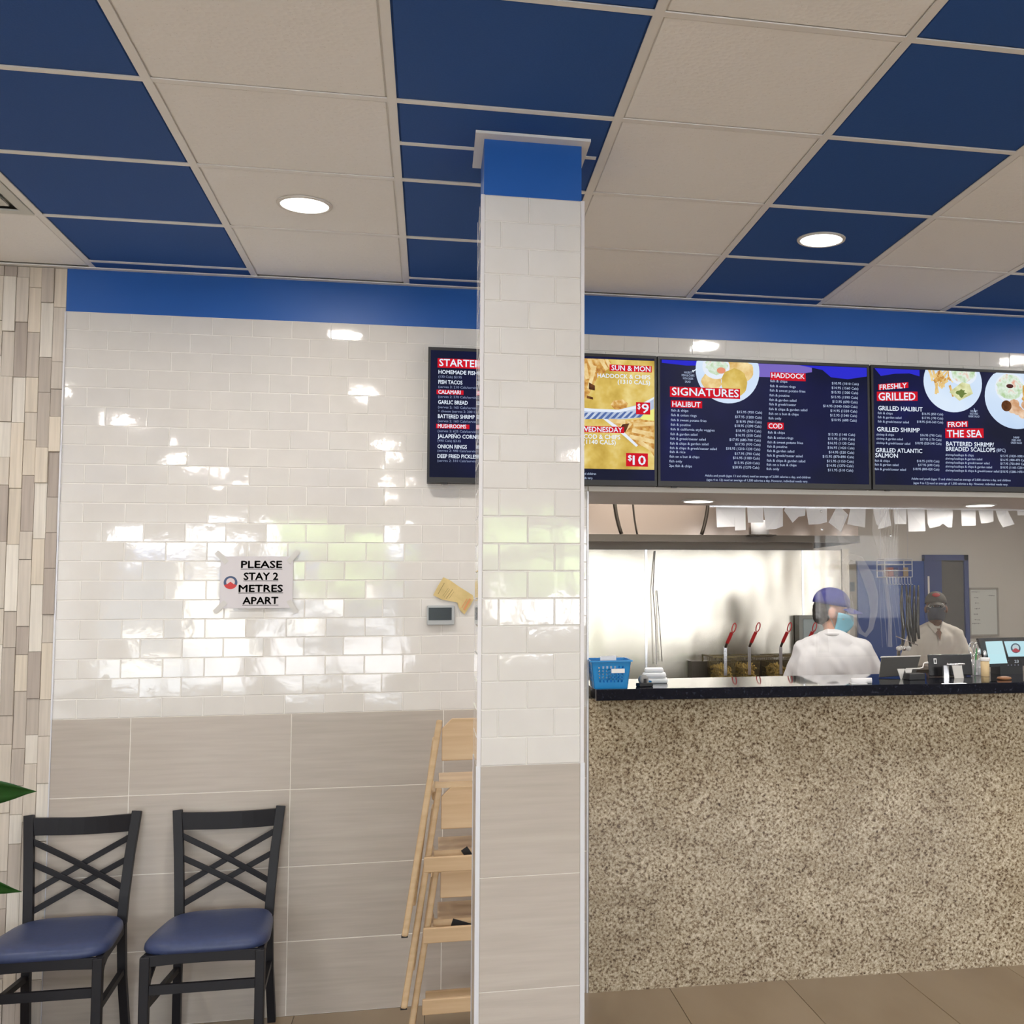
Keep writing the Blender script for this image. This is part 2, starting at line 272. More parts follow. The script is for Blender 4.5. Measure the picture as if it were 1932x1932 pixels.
# ------------------------------------------------------------------ lettering (flat print): built first, in one evaluation
LETTERS = {}
def want(key, body, bold=0, align='LEFT'):
    cu = bpy.data.curves.new('lettering', 'FONT'); cu.body = body; cu.size = 1; cu.resolution_u = 2; cu.align_x = 'LEFT'
    cu.offset = 0
    o = bpy.data.objects.new('lettering_tmp', cu); COL.objects.link(o); LETTERS[key] = o
MENU = {
 'TV3': [
  ('B', 2.4456, 2.5267, 2.7637, 2.5725, 'r', 0),
  ('T', 'SIGNATURES', 2.4552, 2.5514, 0.0328, 0.3018, 'w', 1, 0),
  ('B', 2.4504, 2.48, 2.5901, 2.5115, 'r', 0),
  ('T', 'HALIBUT', 2.4565, 2.4954, 0.0222, 0.1259, 'w', 1, 0),
  ('T', 'fish & chips', 2.4512, 2.4673, 0.0108, 0.0764, 'w', 0, 0),
  ('T', 'fish & onion rings', 2.4504, 2.4469, 0.0108, 0.1147, 'w', 0, 0),
  ('T', 'fish & sweet potato fries', 2.4495, 2.4251, 0.0107, 0.1596, 'w', 0, 0),
  ('T', 'fish & poutine', 2.4486, 2.4047, 0.0107, 0.0891, 'w', 0, 0),
  ('T', 'fish & california style veggies', 2.4478, 2.3844, 0.0107, 0.1981, 'w', 0, 0),
  ('T', 'fish & garden salad', 2.4469, 2.3631, 0.0107, 0.121, 'w', 0, 0),
  ('T', 'fish & greek/caesar salad', 2.4461, 2.3428, 0.0107, 0.1594, 'w', 0, 0),
  ('T', 'fish & chips & garden salad', 2.4452, 2.322, 0.0107, 0.1721, 'w', 0, 0),
  ('T', 'fish & chips & greek/caesar salad', 2.4443, 2.3018, 0.0107, 0.2107, 'w', 0, 0),
  ('T', 'fish & rice', 2.4436, 2.2845, 0.0107, 0.0698, 'w', 0, 0),
  ('T', 'fish on a bun & chips', 2.4428, 2.2643, 0.0107, 0.1335, 'w', 0, 0),
  ('T', 'fish only', 2.4419, 2.2436, 0.0107, 0.057, 'w', 0, 0),
  ('T', '2pc fish & chips', 2.4411, 2.2234, 0.0107, 0.1015, 'w', 0, 0),
  ('T', '$15.95 (950 Cals)', 2.7478, 2.4693, 0.0109, 0.1162, 'w', 0, 0),
  ('T', '$17.95 (1200 Cals)', 2.7396, 2.447, 0.0109, 0.1229, 'w', 0, 0),
  ('T', '$18.95 (960 Cals)', 2.7452, 2.4263, 0.0109, 0.1161, 'w', 0, 0),
  ('T', '$18.95 (1290 Cals)', 2.7372, 2.4072, 0.0109, 0.1228, 'w', 0, 0),
  ('T', '$18.95 (570 Cals)', 2.7427, 2.3855, 0.0109, 0.116, 'w', 0, 0),
  ('T', '$16.95 (550 Cals)', 2.7415, 2.3653, 0.0109, 0.1159, 'w', 0, 0),
  ('T', '$17.95 (680-700 Cals)', 2.7131, 2.3447, 0.0108, 0.143, 'w', 0, 0),
  ('T', '$17.95 (970 Cals)', 2.7391, 2.3251, 0.0108, 0.1158, 'w', 0, 0),
  ('T', '$18.95 (1210-1230 Cals)', 2.6972, 2.3049, 0.0108, 0.1564, 'w', 0, 0),
  ('T', '$17.95 (790 Cals)', 2.7365, 2.2833, 0.0108, 0.1157, 'w', 0, 0),
  ('T', '$16.95 (1180 Cals)', 2.7286, 2.2642, 0.0108, 0.1225, 'w', 0, 0),
  ('T', '$15.95 (520 Cals)', 2.7341, 2.2426, 0.0108, 0.1156, 'w', 0, 0),
  ('T', '$28.95 (1270 Cals)', 2.7261, 2.2226, 0.0108, 0.1224, 'w', 0, 0),
  ('B', 2.9038, 2.6174, 3.0698, 2.6533, 'r', 0),
  ('T', 'HADDOCK', 2.9098, 2.6392, 0.0216, 0.154, 'w', 1, 0),
  ('T', 'fish & chips', 2.9034, 2.6133, 0.011, 0.0796, 'w', 0, 0),
  ('T', 'fish & onion rings', 2.9021, 2.5909, 0.011, 0.1195, 'w', 0, 0),
  ('T', 'fish & sweet potato fries', 2.9009, 2.5711, 0.011, 0.1662, 'w', 0, 0),
  ('T', 'fish & poutine', 2.8996, 2.5492, 0.011, 0.0928, 'w', 0, 0),
  ('T', 'fish & garden salad', 2.8984, 2.5284, 0.011, 0.126, 'w', 0, 0),
  ('T', 'fish & greek/caesar', 2.8972, 2.5087, 0.011, 0.126, 'w', 0, 0),
  ('T', 'fish & chips & garden salad', 2.896, 2.4869, 0.011, 0.1793, 'w', 0, 0),
  ('T', 'fish on a bun & chips', 2.8948, 2.4661, 0.011, 0.1392, 'w', 0, 0),
  ('T', 'fish only', 2.8935, 2.4453, 0.011, 0.0594, 'w', 0, 0),
  ('T', '$10.95 (1010 Cals)', 3.1934, 2.6132, 0.0111, 0.128, 'w', 0, 0),
  ('T', '$14.95 (1560 Cals)', 3.1919, 2.5925, 0.0111, 0.1279, 'w', 0, 0),
  ('T', '$15.95 (1300 Cals)', 3.1905, 2.5723, 0.0111, 0.1279, 'w', 0, 0),
  ('T', '$15.95 (1590 Cals)', 3.189, 2.5505, 0.0111, 0.1278, 'w', 0, 0),
  ('T', '$13.95 (690 Cals)', 3.1945, 2.5298, 0.0111, 0.1207, 'w', 0, 0),
  ('T', '$14.95 (1040-1060 Cals)', 3.1507, 2.5086, 0.0111, 0.163, 'w', 0, 0),
  ('T', '$14.95 (1330 Cals)', 3.1845, 2.4879, 0.0111, 0.1277, 'w', 0, 0),
  ('T', '$13.95 (1540 Cals)', 3.183, 2.4673, 0.0111, 0.1276, 'w', 0, 0),
  ('T', '$10.95 (680 Cals)', 3.1886, 2.4461, 0.0111, 0.1205, 'w', 0, 0),
  ('B', 2.8885, 2.3961, 2.9642, 2.4261, 'r', 0),
  ('T', 'COD', 2.8937, 2.4107, 0.0214, 0.064, 'w', 1, 0),
  ('T', 'fish & chips', 2.8897, 2.3816, 0.0109, 0.0792, 'w', 0, 0),
  ('T', 'fish & onion rings', 2.8886, 2.3589, 0.0109, 0.119, 'w', 0, 0),
  ('T', 'fish & sweet potato fries', 2.8876, 2.3377, 0.0109, 0.1655, 'w', 0, 0),
  ('T', 'fish & poutine', 2.8866, 2.3186, 0.0109, 0.0923, 'w', 0, 0),
  ('T', 'fish & garden salad', 2.8857, 2.299, 0.0109, 0.1255, 'w', 0, 0),
  ('T', 'fish & greek/caesar salad', 2.8846, 2.2783, 0.0109, 0.1653, 'w', 0, 0),
  ('T', 'fish & chips & garden salad', 2.8835, 2.2557, 0.0109, 0.1785, 'w', 0, 0),
  ('T', 'fish on a bun & chips', 2.8826, 2.2371, 0.0109, 0.1386, 'w', 0, 0),
  ('T', 'fish only', 2.8817, 2.2181, 0.0109, 0.0592, 'w', 0, 0),
  ('T', '$13.95 (1140 Cals)', 3.1729, 2.3804, 0.0111, 0.1273, 'w', 0, 0),
  ('T', '$15.95 (1390 Cals)', 3.1715, 2.3603, 0.0111, 0.1273, 'w', 0, 0),
  ('T', '$16.95 (1130 Cals)', 3.1701, 2.3403, 0.011, 0.1272, 'w', 0, 0),
  ('T', '$16.95 (1420 Cals)', 3.1687, 2.3198, 0.011, 0.1272, 'w', 0, 0),
  ('T', '$14.95 (520 Cals)', 3.1742, 2.2993, 0.011, 0.1201, 'w', 0, 0),
  ('T', '$15.95 (870-890 Cals)', 3.1447, 2.2793, 0.011, 0.1481, 'w', 0, 0),
  ('T', '$15.95 (1150 Cals)', 3.1643, 2.2588, 0.011, 0.127, 'w', 0, 0),
  ('T', '$14.95 (1370 Cals)', 3.1629, 2.2388, 0.011, 0.127, 'w', 0, 0),
  ('T', '$11.95 (510 Cals)', 3.1685, 2.2184, 0.011, 0.1199, 'w', 0, 0),
  ('T', 'Adults and youth (ages 13 and older) need an average of 2,000 calories a day, and children', 2.6011, 2.1837, 0.0098, 0.4851, 'w', 0, 0),
  ('T', '(ages 4 to 12) need an average of 1,500 calories a day. However, individual needs vary.', 2.6081, 2.1652, 0.0098, 0.4654, 'w', 0, 0),
  ('T', 'HALIBUT', 2.51, 2.6375, 0.0094, 0.0351, 'w', 0, 0),
  ('T', 'FISH & CHIPS', 2.4988, 2.6241, 0.0094, 0.0573, 'w', 0, 0),
  ('T', 'WITH GREEK', 2.5035, 2.6101, 0.0094, 0.0478, 'w', 0, 0),
  ('T', 'SALAD', 2.5135, 2.5964, 0.0094, 0.0251, 'w', 0, 0),
 ],
 'TV4': [
  ('B', 3.4158, 2.5892, 3.5628, 2.6154, 'r', 6),
  ('T', 'FRESHLY', 3.4224, 2.6015, 0.0232, 0.132, 'w', 1, 6),
  ('B', 3.4082, 2.5387, 3.6072, 2.5813, 'r', 2),
  ('T', 'GRILLED', 3.4164, 2.5592, 0.0342, 0.179, 'w', 1, 2),
  ('T', 'GRILLED HALIBUT', 3.4137, 2.5062, 0.0195, 0.2162, 'w', 1, 0),
  ('T', 'fish & chips', 3.4106, 2.4838, 0.0105, 0.0726, 'w', 0, 0),
  ('T', 'fish & garden salad', 3.4103, 2.4647, 0.0105, 0.1151, 'w', 0, 0),
  ('T', 'fish & greek/caesar salad', 3.4099, 2.4451, 0.0105, 0.1517, 'w', 0, 0),
  ('T', '$16.95 (850 Cals)', 3.6264, 2.4866, 0.0106, 0.1048, 'w', 0, 0),
  ('T', '$17.95 (190 Cals)', 3.626, 2.4673, 0.0106, 0.1048, 'w', 0, 0),
  ('T', '$18.95 (540-560 Cals)', 3.601, 2.4491, 0.0105, 0.1293, 'w', 0, 0),
  ('T', 'GRILLED SHRIMP', 3.4061, 2.4091, 0.0194, 0.2081, 'w', 1, 0),
  ('T', 'shrimp & chips', 3.4031, 2.3852, 0.0104, 0.0846, 'w', 0, 0),
  ('T', 'shrimp & garden salad', 3.4028, 2.3661, 0.0104, 0.1271, 'w', 0, 0),
  ('T', 'shrimp & greek/caesar salad', 3.4024, 2.3466, 0.0104, 0.1636, 'w', 0, 0),
  ('T', '$16.95 (790 Cals)', 3.6161, 2.3872, 0.0105, 0.1046, 'w', 0, 0),
  ('T', '$17.95 (170 Cals)', 3.6157, 2.3679, 0.0105, 0.1046, 'w', 0, 0),
  ('T', '$18.95 (520-540 Cals)', 3.5908, 2.3498, 0.0105, 0.129, 'w', 0, 0),
  ('T', 'GRILLED ATLANTIC', 3.3986, 2.3135, 0.0184, 0.2252, 'w', 1, 0),
  ('T', 'SALMON', 3.3953, 2.2896, 0.0184, 0.1091, 'w', 1, 0),
  ('T', 'fish & chips', 3.3925, 2.2652, 0.0104, 0.0723, 'w', 0, 0),
  ('T', 'fish & garden salad', 3.3921, 2.2473, 0.0104, 0.1146, 'w', 0, 0),
  ('T', 'fish & greek/caesar salad', 3.3917, 2.2268, 0.0104, 0.151, 'w', 0, 0),
  ('T', '$16.95 (1070 Cals)', 3.597, 2.2678, 0.0105, 0.1104, 'w', 0, 0),
  ('T', '$17.95 (690 Cals)', 3.6027, 2.2497, 0.0105, 0.1043, 'w', 0, 0),
  ('T', '$18.95 (800-820 Cals)', 3.5779, 2.2305, 0.0105, 0.1287, 'w', 0, 0),
  ('B', 3.7488, 2.4259, 3.8548, 2.4535, 'r', 3),
  ('T', 'FROM', 3.7544, 2.4393, 0.0234, 0.0927, 'w', 1, 3),
  ('B', 3.7404, 2.3761, 3.9322, 2.4213, 'r', 1.5),
  ('T', 'THE SEA', 3.7487, 2.3972, 0.032, 0.1733, 'w', 1, 1.5),
  ('T', 'BATTERED SHRIMP/', 3.744, 2.3509, 0.0192, 0.2384, 'w', 1, 0),
  ('T', 'BREADED SCALLOPS', 3.7423, 2.3267, 0.0192, 0.2455, 'w', 1, 0),
  ('T', '(8PC)', 3.9948, 2.3263, 0.0149, 0.0458, 'w', 0, 0),
  ('T', 'shrimp/scallops & chips', 3.7392, 2.2997, 0.0103, 0.1399, 'w', 0, 0),
  ('T', 'shrimp/scallops & garden salad', 3.7387, 2.2821, 0.0103, 0.1828, 'w', 0, 0),
  ('T', 'shrimp/scallops & greek/caesar salad', 3.7383, 2.264, 0.0103, 0.2196, 'w', 0, 0),
  ('T', 'shrimp/scallops & chips & garden salad', 3.7379, 2.2459, 0.0103, 0.2319, 'w', 0, 0),
  ('T', 'shrimp/scallops & chips & greek/caesar salad', 3.7374, 2.2273, 0.0103, 0.2688, 'w', 0, 0),
  ('T', '$15.95 (1020-1090 Cals)', 4.0143, 2.3001, 0.0104, 0.1462, 'w', 0, 0),
  ('T', '$16.95 (400-470 Cals)', 4.0138, 2.2818, 0.0104, 0.1334, 'w', 0, 0),
  ('T', '$17.95 (750-840 Cals)', 4.0133, 2.264, 0.0104, 0.1334, 'w', 0, 0),
  ('T', '$18.95 (1160-1230 Cals)', 4.0128, 2.2462, 0.0104, 0.1461, 'w', 0, 0),
  ('T', '$18.95 (1280-1470 Cals)', 4.0123, 2.2268, 0.0104, 0.1461, 'w', 0, 0),
  ('T', 'Adults and youth (ages 13 and older) need an average of 2,000 calories a day, and children', 3.5683, 2.1862, 0.0102, 0.4941, 'w', 0, 0),
  ('T', '(ages 4 to 12) need an average of 1,500 calories a day. However, individual needs vary.', 3.5783, 2.1669, 0.0102, 0.4702, 'w', 0, 0),
  ('T', 'HALIBUT', 3.8683, 2.5064, 0.0089, 0.0355, 'w', 0, 0),
  ('T', 'RICE AND', 3.8654, 2.4939, 0.0089, 0.0406, 'w', 0, 0),
  ('T', 'GREEK SALAD', 3.8575, 2.4813, 0.0089, 0.0558, 'w', 0, 0),
  ('T', 'SHRIMP', 4.0823, 2.3878, 0.009, 0.0309, 'w', 0, 0),
  ('T', 'FRIES AND', 4.0743, 2.3752, 0.009, 0.0464, 'w', 0, 0),
  ('T', 'GREEK SALAD', 4.0688, 2.3626, 0.009, 0.0566, 'w', 0, 0),
 ],
 'TV1': [
  ('B', 1.4509, 2.6183, 1.6536, 2.6577, 'r', 0),
  ('T', 'STARTERS', 1.4581, 2.6399, 0.0293, 0.1887, 'w', 1, 0),
  ('T', 'HOMEMADE FISH CAKES', 1.4552, 2.6, 0.0157, 0.2284, 'w', 1, 0),
  ('T', 'FISH TACOS', 1.4551, 2.5574, 0.0157, 0.0982, 'w', 1, 0),
  ('B', 1.4478, 2.5055, 1.5587, 2.5243, 'r', 0),
  ('T', 'CALAMARI', 1.4551, 2.5155, 0.0157, 0.0916, 'w', 1, 0),
  ('T', 'GARLIC BREAD', 1.455, 2.472, 0.0157, 0.1211, 'w', 1, 0),
  ('T', 'BATTERED SHRIMP', 1.4548, 2.4125, 0.0157, 0.1506, 'w', 1, 0),
  ('B', 1.4475, 2.3613, 1.5841, 2.38, 'r', 0),
  ('T', 'MUSHROOMS', 1.4547, 2.3712, 0.0156, 0.1154, 'w', 1, 0),
  ('T', 'JALAPEÑO CORNBREAD', 1.4547, 2.3286, 0.0156, 0.2186, 'w', 1, 0),
  ('T', 'ONION RINGS', 1.4546, 2.2853, 0.0156, 0.1196, 'w', 1, 0),
  ('T', 'DEEP FRIED PICKLES', 1.4545, 2.2448, 0.0156, 0.1611, 'w', 1, 0),
  ('T', '(130 Cals) $3.95', 1.4548, 2.58, 0.0099, 0.096, 'g', 0, 0),
  ('T', '(serves 3: 210 Cals/serving)', 1.4547, 2.5371, 0.0099, 0.1685, 'g', 0, 0),
  ('T', '(serves 2: 570 Cals/serving)', 1.4546, 2.4953, 0.0099, 0.1684, 'g', 0, 0),
  ('T', '(serves 2: 165 Cals/serving)', 1.4545, 2.4511, 0.0099, 0.1683, 'g', 0, 0),
  ('T', '+ cheese (serves 2: 200 Cals/serving)', 1.4544, 2.4344, 0.0098, 0.2228, 'g', 0, 0),
  ('T', '(serves 2: 160 Cals/serving)', 1.4544, 2.3927, 0.0098, 0.1681, 'g', 0, 0),
  ('T', '(serves 2: 625 Cals/serving)', 1.4543, 2.3504, 0.0098, 0.168, 'g', 0, 0),
  ('T', '(490 Cals) $3.45', 1.4542, 2.3095, 0.0098, 0.0956, 'g', 0, 0),
  ('T', '(serves 2: 440 Cals/serving)', 1.4541, 2.268, 0.0098, 0.1678, 'g', 0, 0),
  ('T', '(serves 2: 310 Cals/serving)', 1.454, 2.2258, 0.0098, 0.1677, 'g', 0, 0),
  ('B', 2.1788, 2.6307, 2.3648, 2.6592, 'r', 0),
  ('T', 'SUN & MON', 2.1878, 2.6454, 0.0221, 0.1709, 'w', 1, 0),
  ('T', 'HADDOCK & CHIPS', 2.1264, 2.6092, 0.0174, 0.2316, 'w', 1, 0),
  ('T', '(1310 CALS)', 2.2148, 2.5854, 0.0174, 0.1422, 'w', 1, 0),
  ('B', 2.2946, 2.4451, 2.3575, 2.4978, 'r', 0),
  ('T', '$', 2.3021, 2.4799, 0.0232, 0.0117, 'w', 1, 0),
  ('T', '9', 2.3203, 2.4715, 0.0395, 0.0305, 'w', 1, 0),
  ('B', 2.0464, 2.3607, 2.2431, 2.388, 'r', 0),
  ('T', 'WEDNESDAY', 2.0553, 2.3742, 0.0206, 0.1788, 'w', 1, 0),
  ('T', 'COD & CHIPS', 2.0672, 2.3428, 0.0183, 0.1579, 'w', 1, 0),
  ('T', '(1140 CALS)', 2.0657, 2.3196, 0.0183, 0.1398, 'w', 1, 0),
  ('B', 2.2505, 2.2166, 2.3468, 2.2748, 'r', 0),
  ('T', '$', 2.2595, 2.2541, 0.023, 0.0163, 'w', 1, 0),
  ('T', '10', 2.2805, 2.2441, 0.0392, 0.0559, 'w', 1, 0),
  ('T', 'Adults and youth (ages 13 and older) need an average of 2,000 calories a day, and children', 1.6712, 2.1821, 0.0094, 0.4492, 'w', 0, 0),
  ('T', '(ages 4 to 12) need an average of 1,500 calories a day. However, individual needs vary.', 1.6736, 2.1636, 0.0094, 0.4331, 'w', 0, 0),
 ],
}
ref = bpy.data.curves.new('ref', 'FONT'); ref.body = 'H'; ref.size = 1; refo = bpy.data.objects.new('ref_tmp', ref); COL.objects.link(refo)
EXTRA = {'s1': ('PLEASE', 1), 's2': ('STAY 2', 1), 's3': ('METRES', 1), 's4': ('APART', 1), 'n23': ('23', 1), 'tot': ('TOTAL', 0)}
for k, (b, bo) in EXTRA.items(): want(k, b, bo)
for tv, items in MENU.items():
    for i, e in enumerate(items):
        if e[0] == 'T': want((tv, i), e[1], e[7])
_dg = bpy.context.evaluated_depsgraph_get(); CAPH = None
_me = bpy.data.meshes.new_from_object(refo.evaluated_get(_dg)); CAPH = max(v_.co.y for v_ in _me.vertices)
LM = {}
for k, o in LETTERS.items(): LM[k] = bpy.data.meshes.new_from_object(o.evaluated_get(_dg))
for o in list(LETTERS.values()) + [refo]: bpy.data.objects.remove(o)
BOLD = set(k for k, o in [(k_, 1) for k_, (b_, f_) in EXTRA.items() if f_]) | set((tv, i) for tv, it_ in MENU.items() for i, e in enumerate(it_) if e[0] == 'T' and e[7])
def letter(key, name, x, y, z, cap, width, m, parent, tilt=0):
    # x = left edge, z = vertical centre of capitals, text stands in the xz plane facing -y
    me = LM[key]; xs = [v_.co.x for v_ in me.vertices]; a, b = min(xs), max(xs); sx = width/(b-a); sz = cap/CAPH; t = math.tan(R(tilt))
    for v_ in me.vertices:
        px, pz = (v_.co.x-a)*sx, v_.co.y*sz - cap/2
        v_.co = (x+px, y, z + pz + px*t)
    if key in BOLD:      # heavier strokes: the same outlines repeated a little to each side
        bm = bmesh.new(); bm.from_mesh(me); src = list(bm.faces); o_ = cap*(.05 if key in ('s1', 's2', 's3', 's4') else .024); n0 = [v_ for v_ in bm.verts]
        for dx, dz in ((-o_, 0), (o_, 0), (0, o_), (0, -o_)):
            mp_ = {v_: bm.verts.new(v_.co + Vector((dx, 0, dz))) for v_ in n0}
            for f_ in src: bm.faces.new([mp_[v_] for v_ in f_.verts])
        bm.to_mesh(me); bm.free()
    me.materials.clear(); me.materials.append(m); me.name = name
    o = bpy.data.objects.new(name, me); COL.objects.link(o); o.parent = parent; return o

# ================================================================== SETTING
R_ = ROOM
# back wall: tiled part left of the kitchen opening, plus the bulkhead over it
mb = MB().box((R_['x0'], .008, 0), (2.095, .16, 3.03)).box((2.095, .008, 2.112), (R_['x1'], .67, 3.03))
wall = struct(mb.build('wall_back', WHITE))
MB().box((0.0, .002, 2.803), (R_['x1'], .0085, 2.979)).build('painted_band', BLUE, wall)
MB().box((0.0, .0015, 1.190), (2.093, .0082, 2.803)).box((2.093, .003, 2.16), (R_['x1'], .0082, 2.803)).build('grout', GROUT, wall)
MB().box((0.0, .003, 0), (2.093, .0082, 1.190)).box((.0, .0009, 0), (2.093, .0031, 1.189)).build('grout', GREYGROUT, wall)
MB().box((R_['x0'], .005, 0), (-.0, .0082, 2.98)).build('backing', mat('plank_backing', (.16, .13, .10), .9), wall)
# white edge band under the screens
MB().box((2.097, -.002, 2.112), (R_['x1'], .009, 2.16)).build('edge_band', WHITE, wall)
PX, PZ = .1546, .0770
g = .0017
full = MB().tile((-PX/2+g/2, 0, -PZ/2+g/2), (PX/2-g/2, .004, PZ/2-g/2), .0022).mesh('subway_tile'); full.materials.append(SUBWAY)
rest = MB(); cnt = 0
nrow = int((2.803-1.190)/PZ)+1
for k in range(nrow):
    z0 = 1.190+k*PZ; z1 = min(z0+PZ, 2.803)
    off = .087 if k % 2 == 0 else .157
    n0 = -1
    while True:
        x0 = off + (n0)*PX; x1 = x0+PX; n0 += 1
        if x0 > R_['x1']: break
        if x1 < .004: continue
        a = max(x0, 0.0); b = x1
        if z0 < 2.16: b = min(b, 2.09)
        if b-a < .01: 
            if x0 > 2.09 and z0 < 2.16: break
            continue
        hid = (a > 1.50 and a < 2.05) or (a >= 2.05 and z0 < 2.66) or a > 4.5
        if hid: rest.tile((a+g/2, 0, z0+g/2), (b-g/2, .004, z1-g/2), .0022)
        else:
            o = plink('subway_tile', full, wall, ((a+b)/2, 0, (z0+z1)/2), (random.gauss(0, R(.25)), 0, random.gauss(0, R(.3))), ((b-a-g)/(PX-g), 1, (z1-z0-g)/(PZ-g))); cnt += 1
o = rest.build('subway_tile', SUBWAY, wall); o['kind'] = 'stuff'
print('subway tiles', cnt)
# large stone-look tiles of the wainscot
xs = [0, .2852, .888, 1.491, 2.092]; zs = [0, .289, .582, .8876, 1.190]
for i in range(4):
    for j in range(4):
        MB().tile((xs[i]+.0015, 0, zs[j]+.0015), (xs[i+1]-.0015, .004, zs[j+1]-.0015), .001).build('large_tile', GREYTILE, wall)
# weathered wood mosaic left of the tiles
cnt = 0; rest = MB(); x = 0.0; w = .0455
strip = 0
while x > R_['x0']+.02:
    z = -random.random()*.25
    while z < 2.975:
        ln = random.choice([.11, .14, .18, .22, .26]); a, b = max(z, 0), min(z+ln, 2.975); z += ln
        if b-a < .012: continue
        y = random.choice([-.006, -.003, 0, .001, .003])
        if x > -.72:
            MB().tile((x-w+.0006, y, a+.0006), (x-.0006, .0075, b-.0006), .0012).build('wood_plank', random.choice(PLANKC), wall); cnt += 1
        else: rest.tile((x-w+.0006, y, a+.0006), (x-.0006, .0075, b-.0006), .0012)
    x -= w; strip += 1
o = rest.build('wood_plank', PLANKC[3], wall); o['kind'] = 'stuff'
print('planks', cnt)
# edge trims
t = struct(MB().box((-.003, -.006, 1.19), (.003, .008, 2.80)).box((-.002, -.004, 0), (.002, .008, 1.19)).build('trim_1', TRIM))
t = struct(MB().box((2.089, -.006, 0), (2.097, .162, 2.112)).build('trim_2', TRIM))
# jamb of the opening is the wall end; soffit underside belongs to the bulkhead

# ---- ceiling
YR = [-.660-.5937*i for i in range(16)]
XC = [.100 + .6096*i for i in range(-5, 14)]
XC = [x for x in XC if x > R_['x0'] and x < R_['x1']]
ceil = struct(MB().box((R_['x0'], R_['y0'], 3.02), (R_['x1'], .008, 3.12)).box((R_['x0'], .67, 2.86), (R_['x1'], R_['y1'], 2.98)).build('ceiling', WHITE))
cols = [R_['x0']] + XC + [R_['x1']]
rows = [-.02] + [y for y in YR if y > R_['y0']] + [R_['y0']]
cache = {}
FARC = {True: MB(), False: MB()}
for i in range(len(cols)-1):
    xa, xb = cols[i], cols[i+1]
    j = round((xa-.1)/.6096) if i else round((xb-.1)/.6096)-1
    blue = (j % 2 == 0)
    for r in range(len(rows)-1):
        yb, ya = rows[r], rows[r+1]
        key = (round(xb-xa, 3), round(yb-ya, 3), blue)
        if key not in cache:
            hx, hy = (xb-xa)/2-.004, (yb-ya)/2-.004
            # tegular tile: face hangs a few millimetres below its edge
            m_ = MB(); e = .012
            m_.add([(-hx, -hy, .012), (hx, -hy, .012), (hx, hy, .012), (-hx, hy, .012), (-hx, -hy, .006), (hx, -hy, .006), (hx, hy, .006), (-hx, hy, .006),
                    (-hx+e, -hy+e, .005), (hx-e, -hy+e, .005), (hx-e, hy-e, .005), (-hx+e, hy-e, .005), (-hx+e+.002, -hy+e+.002, .001), (hx-e-.002, -hy+e+.002, .001), (hx-e-.002, hy-e-.002, .001), (-hx+e+.002, hy-e-.002, .001)],
                   [(0, 1, 2, 3), (0, 4, 5, 1), (1, 5, 6, 2), (2, 6, 7, 3), (3, 7, 4, 0), (4, 8, 9, 5), (5, 9, 10, 6), (6, 10, 11, 7), (7, 11, 8, 4), (8, 12, 13, 9), (9, 13, 14, 10), (10, 14, 15, 11), (11, 15, 12, 8), (12, 15, 14, 13)])
            me = m_.mesh('ceiling_tile'); me.materials.append(CBLUE if blue else CWHITE); cache[key] = me
        if abs(xb-.1) < .02 and -1.3 < ya < -1.2: continue      # the air diffuser sits here
        if yb < -6.0:      # far behind the camera: one joined part per colour
            hx, hy = (xb-xa)/2-.004, (yb-ya)/2-.004; cx_, cy2 = (xa+xb)/2, (ya+yb)/2
            FARC[blue].box((cx_-hx, cy2-hy, 2.983), (cx_+hx, cy2+hy, 2.993)); continue
        plink('ceiling_tile', cache[key], ceil, ((xa+xb)/2, (ya+yb)/2, 2.981))
for bl_ in (True, False):
    o = FARC[bl_].build('ceiling_tile', CBLUE if bl_ else CWHITE, ceil); o['kind'] = 'stuff'
for x in XC: MB().box((x-.012, R_['y0'], 2.980), (x+.012, -.02, 2.984)).box((x-.003, R_['y0'], 2.984), (x+.003, -.02, 3.02)).build('grid_bar', GRID, ceil)
for y in rows[1:-1]: MB().box((R_['x0'], y-.0115, 2.9803), (R_['x1'], y+.0115, 2.984)).build('grid_bar', GRID, ceil)
MB().box((1.326, -1.566, 2.9803), (1.909, -1.544, 2.984)).build('grid_bar', GRID, ceil)
MB().box((R_['x0'], -.024, 2.976), (R_['x1'], .004, 2.981)).build('wall_angle', GRID, ceil)
# stepped shadow strip along the wall inside the blue columns
for i in range(len(cols)-1):
    j = round((cols[i]-.1)/.6096)
    if i and j % 2 == 0 and cols[i] < 7: MB().box((cols[i]+.012, -.122, 2.9795), (cols[i+1]-.012, -.100, 2.9835)).box((cols[i]+.012, -.100, 2.981), (cols[i+1]-.012, -.024, 2.9822)).build('wall_angle', GRID, ceil)
# dark recess between the two white lines
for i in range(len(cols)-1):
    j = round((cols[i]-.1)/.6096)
    if i and j % 2 == 0 and cols[i] < 7: MB().box((cols[i]+.012, -.098, 2.9788), (cols[i+1]-.012, -.030, 2.9809)).build('shadow_strip', CBLUE, ceil)

